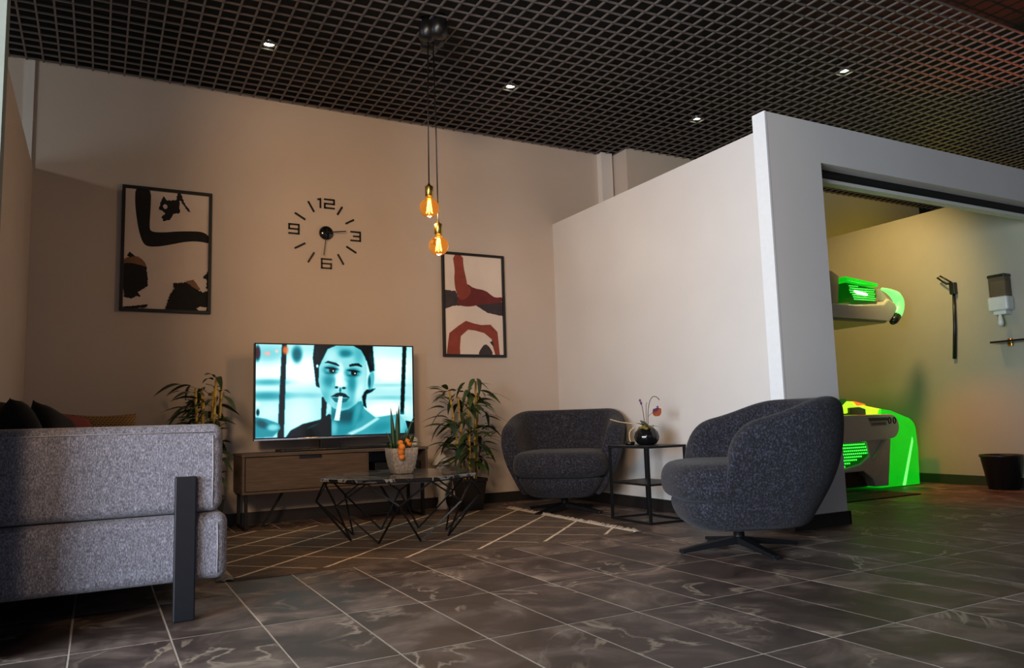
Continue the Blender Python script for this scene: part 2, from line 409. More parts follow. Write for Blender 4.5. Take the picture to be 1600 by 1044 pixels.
# ================================================================== LIGHT FITTINGS
def downlight(x, y, label, power):
    x = GX0+.05+round((x-GX0-.05)/.1)*.1; y = GY0+.05+round((y-GY0-.05)/.1)*.1
    t = thing('downlight', label, 'downlight', (x, y, CEIL), 0, 'recessed spotlights in the open cell ceiling')
    MB().lathe([(.040, .05), (.044, .05), (.044, .012), (.034, .012), (.034, .05)], 24).build('rim', 'chrome', t, True)
    MB().lathe([(.0, .020), (.033, .020), (.033, .024), (0, .024)], 24).build('lamp_lens', 'lamp_disc', t)
    MB().box(-.045, .045, -.004, .004, .045, .13).build('bracket', 'black_metal', t)
    spot('downlight_beam', (0, 0, .01), (0, 0, -2), power, (1.0, 0.90, 0.72), 110, 0.9, 0.03, t)
downlight(.986, 5.045, 'recessed ceiling spotlight above the black and white painting', 3)
downlight(2.776, 5.013, 'recessed ceiling spotlight just right of the pendant cords', 8)
downlight(4.573, 4.90, 'recessed ceiling spotlight peeking over the top of the white partition', 3)
downlight(4.98, 3.734, 'recessed ceiling spotlight at far right above the doorway wall', 3)

pend = thing('pendant_lamp', 'pair of amber globe bulbs hanging on black cords from the ceiling', 'pendant lamp', (1.836, 4.39, CEIL))
for dx, dy, r in ((-.03, -.03, .058), (.02, -.09, .058), (.05, .02, .05), (.03, .09, .06)):
    MB().lathe([(0, -.115), (r*.35, -.113), (r, -.10), (r, .03), (0, .03)], 24, (dx, dy, 0)).build('ceiling_cup', 'black_plastic', pend, True)
for (dx, dy, zt) in ((-.028, 0.0, 2.195), (.03, 0.0, 1.955)):
    zb = zt-CEIL
    MB().tube([(dx*0.6, dy, -.10), (dx*.9, dy, zb/2), (dx, dy, zb)], .0042, 8).build('cord', 'black_plastic', pend, True)
    MB().lathe([(0, .012), (.008, .012), (.010, 0), (.024, -.004), (.026, -.012), (.026, -.07), (.022, -.074), (0, -.074)], 24, (dx, dy, zb)).build('socket', 'brass', pend, True)
    zc = zb-.145
    pr = [(.016, .078), (.017, .062), (.026, .052)]
    for q in range(2, 16): a = PI*q/16; pr.append((max(.062*math.sin(a), .0), .062*math.cos(a)))
    pr.append((0, -.062))
    bulb = MB().lathe(pr, 28, (dx, dy, zc)).build('bulb', 'amber_glass', pend, True)
    fm = MB()
    for q in range(5):
        a = 2*PI*q/5; c_, s_ = math.cos(a), math.sin(a)
        fm.tube([(dx+.006*c_, dy+.006*s_, zc+.045), (dx+.012*c_, dy+.012*s_, zc), (dx+.017*c_, dy+.017*s_, zc-.03)], .0022, 6)
    fm.build('filament', 'filament', bulb)
    point('bulb_light', (1.836+dx, 4.39+dy, CEIL+zc-.075), 12, (1.0, 0.54, 0.20), 0.03)

# ================================================================== SOFA
sofa = thing('sofa', 'light grey fabric sofa with black leg posts beside the left wall', 'sofa', (0, 3.17, 0))
SYL = 2.25    # length along y
def block(x0, x1, y0, y1, z0, z1, name, bev, mat='sofa_fabric'):
    return MB().box(x0, x1, y0, y1, z0, z1).build(name, mat, sofa, True, bevel=bev, seg=5)
arm = block(-.40, .432, 0, .24, .388, .722, 'armrest', .042)
bs = block(-.40, .452, 0, .24, .135, .384, 'arm_base', .040)
arm2 = block(-.40, .432, SYL-.24, SYL, .388, .722, 'armrest', .042)
bs2 = block(-.40, .452, SYL-.24, SYL, .135, .384, 'arm_base', .040)
block(-.38, .44, .24, SYL-.24, .14, .33, 'seat_base', .03)
for k in range(2):
    y0 = .245+k*(SYL-.49)/2; block(-.18, .45, y0, y0+(SYL-.50)/2, .33, .47, 'seat_cushion', .05)
    MB().add([(-.36, y0, .47), (-.26, y0, .47), (-.31, y0, .69), (-.36, y0, .69)]+[(a, y0+(SYL-.50)/2, b) for a, b in ((-.36, .47), (-.26, .47), (-.31, .69), (-.36, .69))],
             [(0, 1, 2, 3), (7, 6, 5, 4), (0, 4, 5, 1), (1, 5, 6, 2), (2, 6, 7, 3), (3, 7, 4, 0)]).build('back_cushion', 'sofa_fabric', sofa, True, bevel=.02, seg=4)
block(-.43, -.36, 0.0, SYL, .30, .70, 'backrest', .03)
for a, par in ((arm, .432), (bs, .452)):
    z0, z1 = (.395, .70) if a is arm else (.15, .37)
    MB().tube([(par-.040, -.001, z0+.01), (par-.039, -.002, (z0+z1)/2), (par-.041, -.001, z1-.02)], .0022, 6).build('piping', 'piping', a, True)
MB().tube([(-.38, -.001, .692), (0.0, -.002, .694), (.388, -.001, .69)], .002, 6).build('piping', 'piping', arm, True)
for yy in (-.022, SYL):
    for xx in ((.258,) if yy < 0 else (.258,)):
        MB().box(xx, xx+.076, yy, yy+.022, 0, .527).build('leg', 'dark_leg', sofa, bevel=.005)
        MB().box(xx-.69, xx-.615, yy, yy+.022, 0, .527).build('leg', 'dark_leg', sofa, bevel=.005)

def pillow(name, label, loc, rot, size, thick, mat, parts=None):
    N = 18; vs = []; fs = []
    for sgn in (1, -1):
        for i in range(N+1):
            for j in range(N+1):
                u = 2*i/N-1; v = 2*j/N-1
                pin = 1-.07*(1-abs(u)**2)*abs(v)**4-.07*(1-abs(v)**2)*abs(u)**4
                h = thick/2*((1-u**4)*(1-v**4))**.55
                vs.append((u*size/2*pin, v*size/2*pin, sgn*h))
    for sidx in range(2):
        o = sidx*(N+1)**2
        for i in range(N):
            for j in range(N):
                q = (o+i*(N+1)+j, o+(i+1)*(N+1)+j, o+(i+1)*(N+1)+j+1, o+i*(N+1)+j+1); fs.append(q if sidx == 0 else q[::-1])
    m = MB().add(vs, fs); ob = m.build(name, mat, None, True)
    ob.location = loc; ob.rotation_euler = rot
    bm = bmesh.new(); bm.from_mesh(ob.data); bmesh.ops.remove_doubles(bm, verts=bm.verts, dist=.0005); bm.to_mesh(ob.data); bm.free()
    return tag(ob, label, 'cushion')
pillow('cushion', 'large black cushion leaning in the near corner of the sofa', (-.27, 3.85, .655), (math.radians(68), 0, math.radians(100)), .42, .15, 'black_fabric')
pillow('cushion', 'black cushion with a pointed corner showing above the sofa arm', (-.16, 4.12, .645), (math.radians(72), math.radians(14), math.radians(70)), .36, .13, 'black_fabric')
pillow('cushion', 'dark red cushion between the black and the gold patterned cushions', (-.11, 4.40, .63), (math.radians(75), math.radians(6), math.radians(62)), .36, .12, 'red_cloth')
pillow('cushion', 'cushion with a gold key pattern at the far end of the sofa', (.03, 4.66, .625), (math.radians(78), 0, math.radians(20)), .36, .12, 'key_cushion')

# ================================================================== ARMCHAIRS
def superell(a, b, n, th):
    c, s = math.cos(th), math.sin(th)
    return a*math.copysign(abs(c)**(2/n), c), b*math.copysign(abs(s)**(2/n), s)
def armchair(label, loc, face_deg, leg_deg):
    """local frame: +y is the way the sitter faces"""
    rz = math.radians(face_deg-90)
    t = thing('swivel_armchair', label, 'armchair', (*loc, 0), rz, 'pair of grey barrel armchairs')
    G = [(.125, .62), (.168, .67), (.22, .73), (.345, .865), (.43, .93), (.515, .97), (.62, 1.0), (.72, 1.0), (.80, .97)]
    def g(z):
        for (z0, a), (z1, b) in zip(G, G[1:]):
            if z <= z1: return a+(b-a)*max(0, (z-z0))/(z1-z0)
        return G[-1][1]
    YE, YS, HX, RB = .17, -.10, .475, .43
    st = []
    for k in range(9): st.append((HX-.012*(1-k/8)**2, YE+(YS-YE)*(1-math.cos(PI/2*k/8))))     # dense near the arm front
    na = 30
    for k in range(1, na):
        a = PI*k/na; x, y = superell(HX, RB, 2.35, a); st.append((x, YS-y))
    for k in range(8, -1, -1): st.append((-(HX-.012*(1-k/8)**2), YE+(YS-YE)*(1-math.cos(PI/2*k/8))))
    def top(y):
        if y < -.42: h = .775
        else:
            q = min(1, (y+.42)/.50); h = .775-.105*(q*q*(3-2*q))
        y1 = .0
        if y > y1: h = .42+(h-.42)*math.sqrt(max(0, 1-((y-y1)/(YE-y1))**2))
        return h
    def outer(i, z):
        x, y = st[i]; k = g(z)
        return Vector((x*k, y if y > 0 else y*(k if y < YS else 1+(k-1)*min(1, -y/.10*.25 if YS == 0 else (-y/.10)*.55)), z))
    rings = []; n = len(st)
    for i in range(n):
        a = Vector((*st[max(i-1, 0)], 0)); b = Vector((*st[min(i+1, n-1)], 0)); d = (b-a).normalized()
        inn = Vector((d.y, -d.x, 0))
        c = Vector((0, -.08, 0))-Vector((*st[i], 0))
        if inn.dot(c) < 0: inn = -inn
        h = top(st[i][1]); T = .125; r = T/2
        zs = [.125, .145, .19, .25, .32]; hi = max(h-r, .33)
        zs += [.32+(hi-.32)*q/6 for q in range(1, 7)]
        ring = [outer(i, z) for z in zs]
        ring[0] = ring[0]+inn*.03
        o = outer(i, hi)
        for q in range(1, 9):
            th = PI*q/8; ring.append(o+inn*(r-r*math.cos(th))+Vector((0, 0, (h-hi)*math.sin(th))))
        ib = o+inn*T
        for q in range(1, 5):
            zz = hi+(.24-hi)*q/4; p = outer(i, zz)+inn*(T+.01*q); ring.append(Vector((p.x, p.y, zz)))
        rings.append(ring)
    MB().rings(rings, True).build('shell', 'armchair_fabric', t, True, sub=1)
    # seat base under the cushion
    rs = []
    for z, a, yb, yf in ((.118, .19, -.20, .19), (.122, .235, -.22, .235), (.15, .265, -.22, .285), (.20, .30, -.24, .315), (.255, .33, -.25, .325), (.275, .32, -.25, .31)):
        rs.append([(x, (yb+yf)/2+y, z) for x, y in (superell(a, (yf-yb)/2, 3.2, 2*PI*k/40) for k in range(40))])
    MB().rings(rs).build('seat_base', 'armchair_fabric', t, True, sub=1)
    rs = []
    for z, e in ((.272, .05), (.278, .018), (.30, .002), (.345, -.008), (.395, -.004), (.432, .014), (.452, .04), (.462, .09), (.467, .18)):
        rs.append([(x, .0+y, z) for x, y in (superell(.362-e, .36-e, 3.4, 2*PI*k/44) for k in range(44))])
    MB().rings(rs).build('seat_cushion', 'armchair_fabric', t, True, sub=1)
    MB().lathe([(0, .13), (.045, .13), (.045, .115), (.028, .105), (.028, .05), (.034, .035), (.03, .028), (0, .028)], 24).build('column', 'black_metal', t, True)
    for k in range(4):
        a = math.radians(leg_deg+90*k)-rz; d = Vector((math.cos(a), math.sin(a), 0)); s = Vector((-d.y, d.x, 0))
        vs = []
        for rr, w_, z0, z1 in ((.015, .026, .032, .068), (.335, .019, .004, .022)):
            for q, zz in ((-1, z0), (1, z0), (1, z1), (-1, z1)): vs.append(d*rr+s*(w_*q)+Vector((0, 0, zz)))
        lg = MB().add(vs, [(0, 1, 2, 3), (7, 6, 5, 4), (0, 4, 5, 1), (1, 5, 6, 2), (2, 6, 7, 3), (3, 7, 4, 0)]).build('leg', 'black_metal', t, bevel=.003)
        MB().lathe([(0, 0), (.012, 0), (.012, .006), (0, .006)], 12, tuple(d*.322)).build('glide', 'black_plastic', lg)
    return t
armchair('dark grey barrel armchair in the corner under the rust painting', (3.145, 5.05), 229, 20)
armchair('blue-grey barrel armchair turned sideways in front of the doorway wall', (2.955, 3.045), 153, 166)

# ================================================================== SIDE TABLE and what stands on it
ST = (3.165, 4.04)   # near left corner on the floor
stt = thing('side_table', 'narrow black metal side table between the two armchairs', 'side table', (*ST, 0))
sw, sd, shh = .31, .42, .505
for (a, b) in ((0, 0), (sw, 0), (sw, sd), (0, sd)): MB().box(a-.008, a+.008, b-.008, b+.008, 0, shh-.004).build('leg', 'black_metal', stt)
for zz in (.008,):
    for (p, q) in (((0, 0), (sw, 0)), ((sw, 0), (sw, sd)), ((sw, sd), (0, sd)), ((0, sd), (0, 0))):
        MB().bar((*p, zz), (*q, zz), .014).build('floor_rail', 'black_metal', stt)
MB().box(-.01, sw+.01, -.01, sd+.01, shh-.016, shh).build('top', 'black_metal', stt, bevel=.002)
MB().box(0, sw, 0, sd, .245, .259).build('shelf', 'black_metal', stt, bevel=.002)

VB = (3.345, 4.27, shh)
vase = thing('vase', 'glossy black ribbed bowl vase on the side table', 'vase', VB)
pr = [(0, 0), (.05, 0), (.066, .008), (.083, .035), (.086, .055), (.078, .085), (.058, .108), (.050, .112), (.046, .108), (.046, .10), (0, .10)]
MB().lathe(pr, 60, (0, 0, 0), lambda th: 1+.035*abs(math.cos(7*th))-.02).build('bowl', 'ceramic_black', vase, True)
def leafmesh(name, L, wd, mat, curl=.25, fold=.15, seg=6):
    vs = []; fs = []
    for i in range(seg+1):
        q = i/seg; w_ = wd*(math.sin(PI*min(1, q*.93+.07))**.8)*(1-.25*q); x = L*q*(1-.12*curl*q); z = -curl*L*q*q
        if i == seg: w_ = .0006
        vs += [(x, -w_, z+fold*w_), (x, 0, z), (x, w_, z+fold*w_)]
    for i in range(seg):
        for j in range(2): fs.append((i*3+j, i*3+j+1, i*3+4+j, i*3+3+j))
    return MB().add(vs, fs).mesh(name, mat, True)
orch = thing('orchid', 'small orchid with bare arching stems growing out of the black bowl', 'orchid', (VB[0], VB[1], VB[2]+.10))
mo = MB(); 
for k in range(26):
    a = random.random()*2*PI; r = .048*math.sqrt(random.random()); s = .010+.008*random.random()
    mo.lathe([(0, -s), (s*.8, -s*.5), (s, 0), (s*.7, s*.6), (0, s)], 7, (r*math.cos(a), r*math.sin(a), .006+.014*random.random()))
mo.build('moss', 'moss', orch, True)
ir = Vector((_r.x, _r.y, 0)).normalized()
def V(lat, z, away=0): return (ir.x*lat-ir.y*away, ir.y*lat+ir.x*away, z)
def bez(pts, n=12):
    pts = [Vector(p) for p in pts]; out = []
    for i in range(n+1):
        q = pts[:]; tt = i/n
        while len(q) > 1: q = [a.lerp(b, tt) for a, b in zip(q, q[1:])]
        out.append(q[0])
    return out
MB().tube(bez([V(-.01, 0), V(-.012, .10), V(-.02, .16), V(-.03, .20)]), .0025, 6).build('stem', 'stem_brown', orch, True)
MB().tube(bez([V(.012, 0), V(.014, .12), V(.015, .26), V(.075, .25), V(.10, .205)]), .0025, 6).build('stem', 'stem_brown', orch, True)
MB().tube(bez([V(.0, .02), V(.006, .1), V(.0, .17), V(.012, .19)]), .002, 6).build('stem', 'stem_brown', orch, True)
lf = leafmesh('leaf', .10, .024, 'leaf_green', .5)
for a, p in ((20, -35), (170, -50), (80, -60), (250, -30), (320, -30)):
    shared('leaf', lf, orch, (0, 0, .012), (0, math.radians(p), math.radians(a)))
lb = leafmesh('leaf', .075, .034, 'anthurium', .1)
shared('leaf', lb, orch, V(.055, .10), (math.radians(75), math.radians(-40), math.radians(-20)))
for la, zz in ((-.035, .205), (-.028, .185), (.075, .14), (.085, .155), (.058, .135)):
    f = MB()
    for k in range(4):
        a = k*PI/2+la*30; f.lathe([(0, -.006), (.006, 0), (0, .006)], 6, (la*ir.x+.006*math.cos(a), la*ir.y, zz+.006*math.sin(a)))
    f.build('flower', 'orchid_purple', orch, True)
MB().tube(bez([V(.012, .09), V(.05, .12), V(.08, .15)]), .0015, 5).build('stem', 'stem_brown', orch, True)
dish = thing('dish', 'flat black dish beside the bowl vase on the side table', 'dish', (3.255, 4.345, shh))
MB().lathe([(0, 0), (.030, 0), (.036, .022), (.032, .022), (.028, .006), (0, .006)], 24).build('plate', 'black_plastic', dish, True)
tw = thing('dry_twig', 'thin pale dry twig curling out of the dish on the side table', 'twig', (3.255, 4.345, shh+.006))
MB().tube(bez([V(.01, 0), V(-.015, .07), V(.0, .10), V(.04, .115)]), .0035, 6).build('twig', 'twig_white', tw, True)
MB().tube(bez([V(.065, .14), V(-.02, .145), V(-.06, .15), V(-.13, .175)]), .0028, 6).build('twig', 'twig_white', tw, True)

# ================================================================== RUG
RX0, RX1, RY0, RY1 = .57, 2.86, 3.835, 5.475
rug = thing('rug', 'brown-grey rug with a pale diamond lattice and fringed ends', 'rug', (0, 0, 0))
MB().box(RX0, RX1, RY0, RY1, .0005, .011).build('pile', 'rug', rug, bevel=.003)
MB().box(RX0, RX1, RY0-.006, RY0+.002, .0005, .013).build('binding', 'rug_binding', rug)
for sx, xe in ((1, RX1), (-1, RX0)):
    fr = MB(); y = RY0
    while y < RY1:
        dx = sx*(.045+.03*random.random()); dy = random.uniform(-.02, .02)
        fr.tube([(xe-sx*.004, y, .007), (xe+dx*.5, y+dy*.5, .012+.012*random.random()), (xe+dx, y+dy, .006)], [.0045, .004, .003], 5)
        y += .0075
    fr.build('fringe', 'fringe', rug, True, kind='stuff')

# ================================================================== COFFEE TABLE
CTX, CTY = 1.66, 4.60; RT = .012
ct = thing('coffee_table', 'octagonal black marble coffee table on a geometric wire frame', 'coffee table', (CTX, CTY, RT))
A0 = math.radians(-110+22.5)
def ring8(R, z, off=0.0): return [Vector((R*math.cos(A0+k*PI/4+off), R*math.sin(A0+k*PI/4+off), z)) for k in range(8)]
zt = .372-RT
MB().prism([(p.x, p.y) for p in ring8(.50, 0)], 'z', zt, zt+.019).build('top', 'black_marble', ct, bevel=.003)
TV_, MV, BV = ring8(.475, zt-.004), ring8(.505, .245-RT, PI/8), ring8(.315, .005)
rod = 'rod'
for k in range(8):
    MB().bar(TV_[k], TV_[(k+1) % 8], .009).build(rod, 'black_metal', ct)
    MB().bar(TV_[k], MV[k], .009).build(rod, 'black_metal', ct)
    MB().bar(TV_[(k+1) % 8], MV[k], .009).build(rod, 'black_metal', ct)
    MB().bar(MV[k], BV[k], .009).build(rod, 'black_metal', ct)
    MB().bar(MV[k], BV[(k+1) % 8], .009).build(rod, 'black_metal', ct)
# stone planter on it
PB = (CTX+.01, CTY-.02, .392)
pl = thing('planter', 'rough grey stone pot standing on the coffee table', 'pot', PB)
def sq(th):  # rounded square plan
    c, s = abs(math.cos(th)), abs(math.sin(th)); return 1/((c**5+s**5)**.2)*.92
MB().lathe([(0, 0), (.060, 0), (.066, .006), (.082, .05), (.094, .11), (.098, .158), (.088, .158), (.084, .14), (0, .14)], 40, (0, 0, 0), sq).build('bowl', 'stone', pl, True)
al = thing('aloe_plant', 'green aloe with upright pointed leaves in the stone pot', 'plant', (PB[0], PB[1], PB[2]+.14))
MB().lathe([(0, 0), (.078, 0), (.078, .012), (0, .016)], 24).build('soil', 'soil', al, True)
for la, aw, lean, L, w_ in ((-.045, 0, -.02, .27, .016), (-.030, .02, .015, .285, .018), (-.02, -.02, -.005, .25, .017), (.012, .0, .075, .225, .010), (-.05, .02, -.05, .12, .010), (.0, .03, .03, .14, .010)):
    p0 = Vector(V(la, .01, aw)); p1 = Vector(V(la+lean*.4, L*.55, aw)); p2 = Vector(V(la+lean, L, aw))
    MB().tube(bez([p0, p1, p2], 7), [w_*q for q in (1, 1, .95, .85, .7, .5, .28, .04)], 7).build('leaf', 'aloe', al, True)
sp_ = leafmesh('leaf', .085, .010, 'leaf_green', .5)
for k in range(34):
    a = random.random()*2*PI; lat = random.choice((-.06, .045, .05, .055))+random.uniform(-.02, .02)
    shared('leaf', sp_, al, V(lat, .01+.05*random.random(), random.uniform(-.04, .04)), (random.uniform(-.5, .5), -random.uniform(.2, 1.2), a))
orn = thing('ornament', 'orange lumpy ornament hanging over the rim of the stone pot', 'ornament', (PB[0], PB[1], PB[2]))
tc_ = Vector((-CTX, -CTY, 0)).normalized()
for k, (la, z, r) in enumerate(((.0, .105, .019), (-.004, .135, .022), (.002, .165, .022), (-.006, .19, .019), (.048, .185, .020), (.038, .20, .016))):
    rr = .105 if k < 3 else (.085 if k == 3 else .03)
    c = Vector(V(la, z))+tc_*rr
    MB().lathe([(0, -r), (r*.6, -r*.8), (r, -r*.1), (r*.85, r*.5), (r*.4, r*.9), (0, r*.95)], 14, tuple(c), lambda th: 1+.10*math.cos(5*th)).build('bead', 'orange', orn, True)

# ================================================================== TV STAND + TV
SX0, SX1, SY0, SY1 = .875, 2.235, 5.55, 5.94
ts = thing('tv_stand', 'low brown television stand with one drawer front and an open shelf', 'tv stand', ((SX0+SX1)/2, SY0, 0))
cx = (SX0+SX1)/2
def tb(name, x0, x1, y0, y1, z0, z1, mat='stand_wood', par=ts, bev=.002):
    return MB().box(x0-cx, x1-cx, y0-SY0, y1-SY0, z0, z1).build(name, mat, par, bevel=bev)
tb('top_board', SX0-.005, SX1+.005, SY0-.005, SY1, .50, .52)
tb('side_panel', SX0, SX0+.018, SY0, SY1, .262, .50); tb('side_panel', SX1-.018, SX1, SY0, SY1, .262, .50)
tb('bottom_board', SX0, SX1, SY0, SY1, .245, .262); tb('back_panel', SX0, SX1, SY1-.01, SY1, .262, .50, 'black_plastic')
tb('divider', 1.755, 1.771, SY0+.01, SY1-.01, .262, .50)
dr = tb('drawer_front', SX0+.022, 1.753, SY0-.004, SY0+.014, .266, .495)
tb('finger_pull', 1.26, 1.42, SY0-.0065, SY0-.003, .474, .496, 'black_plastic', dr, 0)
for x0, sgn in ((SX0+.02, 1), (SX1-.045, -1)):
    tb('leg', x0, x0+.022, SY0+.02, SY0+.045, 0, .245, 'black_metal'); tb('leg', x0, x0+.022, SY1-.06, SY1-.035, 0, .245, 'black_metal')
    tb('foot_rail', x0, x0+.022, SY0+.045, SY1-.06, 0, .02, 'black_metal')
for (xa, xb) in ((SX0+.17, SX0+.32), (SX1-.17, SX1-.32)):
    MB().bar((xa-cx, .20, .0), (xb-cx, .20, .245), .016).build('brace', 'black_metal', ts)
bxo = thing('set_top_box', 'small black box with a silver knob in the open shelf of the stand', 'box', (2.0, 5.70, .262))
MB().box(-.16, .20, -.08, .12, 0, .15).build('case', 'black_plastic', bxo, bevel=.004)
MB().lathe([(0, 0), (.012, 0), (.010, .012), (0, .012)], 16).build('knob', 'chrome', bxo, True, loc=(.155, -.08, .095)).rotation_euler = (PI/2, 0, 0)

TVY = 5.74
tv = thing('television', 'large flat television showing a teal portrait on the brown stand', 'television', (1.59, TVY, .52))
X0, X1, Z0, Z1 = .982-1.59, 2.20-1.59, .606-.52, 1.312-.52
MB().box(X0, X1, -.004, .045, Z0, Z1).build('case', 'black_plastic', tv, bevel=.004)
MB().box(X0, X1, -.010, -.004, Z0, Z0+.012).build('bottom_bezel', 'chrome', tv, bevel=.001)
MB().box(X0, X0+.007, -.008, -.004, Z0+.012, Z1).build('bezel', 'black_plastic', tv)
MB().box(X1-.007, X1, -.008, -.004, Z0+.012, Z1).build('bezel', 'black_plastic', tv)
MB().box(X0, X1, -.008, -.004, Z1-.007, Z1).build('bezel', 'black_plastic', tv)
MB().box(-.13, .02, .0, .04, .012, Z0+.05).build('neck', 'black_plastic', tv, bevel=.004)
MB().box(-.43, .39, -.07, .15, 0, .016).build('foot_plate', 'black_plastic', tv, bevel=.005)
# screen picture painted into a fine colour grid (flat screen content)
NX, NZ = 400, 232
U, Vv = np.meshgrid(np.linspace(0, 1, NX), np.linspace(0, 1, NZ))
CXp = (1-Vv)*(100+U*1350)+Vv*(100+U*1358); CYp = (1-U)*(98+Vv*812)+U*(122+Vv*760)
Lm = np.full(U.shape, .80)
def sm(x): x = np.clip(x, 0, 1); return x*x*(3-2*x)
def ell(cx_, cy_, rx, ry, soft=.25, ang=0.0):
    a = math.radians(ang); dx = CXp-cx_; dy = CYp-cy_
    q = np.sqrt(((dx*math.cos(a)+dy*math.sin(a))/rx)**2+((-dx*math.sin(a)+dy*math.cos(a))/ry)**2)
    return sm((1+soft-q)/(2*soft))
def poly(pts, blur=1):
    blur = blur*2
    m = np.zeros(U.shape, bool); n = len(pts)
    for i in range(n):
        x0, y0 = pts[i]; x1, y1 = pts[(i+1) % n]
        if y0 == y1: continue
        c = ((y0 > CYp) != (y1 > CYp)) & (CXp < (x1-x0)*(CYp-y0)/(y1-y0)+x0); m ^= c
    m = m.astype(float)
    for _ in range(blur):
        p = np.pad(m, 1, mode='edge'); m = (p[:-2, 1:-1]+p[2:, 1:-1]+p[1:-1, :-2]+p[1:-1, 2:]+4*p[1:-1, 1:-1])/8
    return m
def put(mask, val, op=1.0):
    global Lm
    Lm = Lm*(1-mask*op)+val*mask*op
# bright blurred street behind
put(ell(200, 350, 260, 120, .8), .96); put(ell(480, 330, 200, 120, .6), 1.0); put(ell(1250, 300, 190, 150, .6), 1.0)
put(ell(200, 430, 160, 28, .9), .52, .8); put(ell(190, 548, 160, 34, .8), .46, .8); put(ell(480, 548, 170, 22, .9), .62, .6)
put(ell(1240, 460, 150, 16, .9), .68, .6); put(ell(1240, 575, 150, 18, .9), .62, .6); put(ell(1200, 680, 200, 70, .7), 1.0)
put(ell(430, 190, 40, 70, .6), .30, .9); put(ell(200, 190, 120, 70, .9), .62, .6); put(ell(1290, 170, 140, 60, .8), .78, .6)
put(ell(450, 740, 110, 150, .7), .90, .8); put(ell(210, 690, 90, 60, .8), .88, .7)
for pts, b in (([(308, 90), (345, 90), (325, 915), (275, 915)], 2), ([(1362, 110), (1398, 110), (1372, 720), (1335, 720)], 2), ([(640, 560), (685, 560), (668, 800), (632, 800)], 2)): put(poly(pts, b), .06)
put(ell(110, 180, 22, 60, .6), .12, .9)
# hand at lower left
put(poly([(100, 730), (180, 745), (290, 790), (300, 830), (240, 900), (100, 910)], 3), .50); put(ell(150, 790, 50, 30, .6, 30), .24, .8); put(ell(240, 820, 45, 26, .6), .78, .8); put(ell(118, 620, 18, 22, .5), .9); put(ell(118, 690, 12, 26, .6), .12)
# neck, shoulders
put(poly([(720, 640), (720, 900), (1010, 900), (1040, 760), (985, 600)], 2), .50)
put(poly([(1000, 660), (1110, 745), (1240, 725), (1330, 720), (1390, 800), (1420, 890), (840, 895), (930, 830)], 3), .56)
put(ell(1160, 830, 90, 40, .7, -15), .48, .7); put(ell(1330, 800, 60, 90, .6, 20), .72, .8)
put(poly([(860, 880), (980, 830), (1120, 745), (1150, 755), (1000, 850), (900, 895)], 3), .82, .9)
put(ell(850, 730, 110, 60, .7), .26, .85); put(ell(940, 720, 30, 90, .7, 15), .62, .7); put(ell(740, 830, 30, 60, .7), .70, .7)
# black garment
put(poly([(345, 905), (380, 850), (480, 795), (640, 755), (700, 710), (718, 720), (722, 905)], 2), .035)
put(ell(560, 815, 60, 10, .7, -22), .30, .7); put(poly([(1385, 775), (1460, 790), (1460, 895), (1420, 895)], 1), .05)
# hair behind, face
put(poly([(575, 100), (1085, 110), (1100, 330), (1060, 350), (1030, 240), (640, 240), (620, 480), (590, 465), (575, 330), (562, 220)], 2), .05)
put(poly([(985, 540), (1030, 500), (1110, 490), (1075, 520), (1030, 540), (1020, 600), (1030, 665), (1000, 640)], 2), .07)
face = [(650, 220), (690, 140), (770, 105), (900, 105), (980, 150), (1020, 220), (1035, 320), (1030, 420), (1000, 540), (940, 620), (870, 670), (800, 685), (740, 660), (670, 600), (635, 520), (612, 430), (612, 300)]
fm_ = poly(face, 2); put(fm_, .74)
def onf(mask, val, op): put(mask*fm_, val, op)
onf(ell(800, 150, 170, 50, .8), .62, .8); onf(ell(840, 180, 55, 30, .8), .34, .75); onf(ell(720, 190, 60, 60, .8), .84, .7); onf(ell(960, 200, 40, 70, .8), .56, .7)
onf(ell(640, 420, 40, 120, .8), .72, .8); onf(ell(700, 420, 50, 60, .8), .40, .7); onf(ell(900, 440, 40, 90, .8), .42, .75); onf(ell(985, 460, 40, 110, .8), .80, .7)
onf(ell(790, 380, 34, 100, .7), .97, .9); onf(ell(795, 450, 50, 30, .7), .95, .8)
onf(ell(665, 560, 40, 70, .8, 20), .58, .7); onf(ell(900, 590, 70, 50, .8, -20), .60, .7); onf(ell(830, 630, 60, 36, .8), .50, .7); onf(ell(960, 540, 30, 80, .8, 15), .88, .7)
onf(poly([(662, 262), (690, 244), (760, 262), (790, 285), (785, 294), (740, 278), (700, 266)], 1), .05, .95)
onf(poly([(872, 282), (905, 268), (960, 268), (990, 292), (985, 300), (940, 288), (880, 297)], 1), .05, .95)
for ex, ey in ((722, 325), (912, 348)):
    onf(ell(ex-5, ey, 62, 38, .6), .34, .75); onf(ell(ex-8, ey+2, 44, 19, .35), .62, .9); onf(ell(ex, ey-14, 52, 9, .5, 8), .04, .9); onf(ell(ex+6, ey+4, 26, 26, .25), .03, 1); onf(ell(ex+14, ey+8, 6, 6, .4), .95, 1); onf(ell(ex-4, ey+26, 44, 8, .6), .30, .6)
onf(ell(765, 478, 15, 10, .5), .10, .9); onf(ell(828, 484, 17, 10, .5), .12, .9); onf(ell(797, 500, 10, 22, .6), .30, .8); onf(ell(745, 440, 10, 40, .8), .55, .6)
onf(poly([(715, 560), (760, 530), (800, 522), (840, 535), (880, 570), (800, 566)], 1), .12, .95)
onf(poly([(720, 566), (800, 572), (876, 574), (850, 605), (800, 618), (750, 605)], 1), .34, .9)
put(poly([(785, 555), (818, 558), (790, 770), (745, 765)], 1), .93)
put(ell(1070, 420, 28, 82, .25, 8), .62); put(ell(1055, 430, 12, 50, .5), .25, .8); put(ell(600, 290, 10, 14, .4), .95)
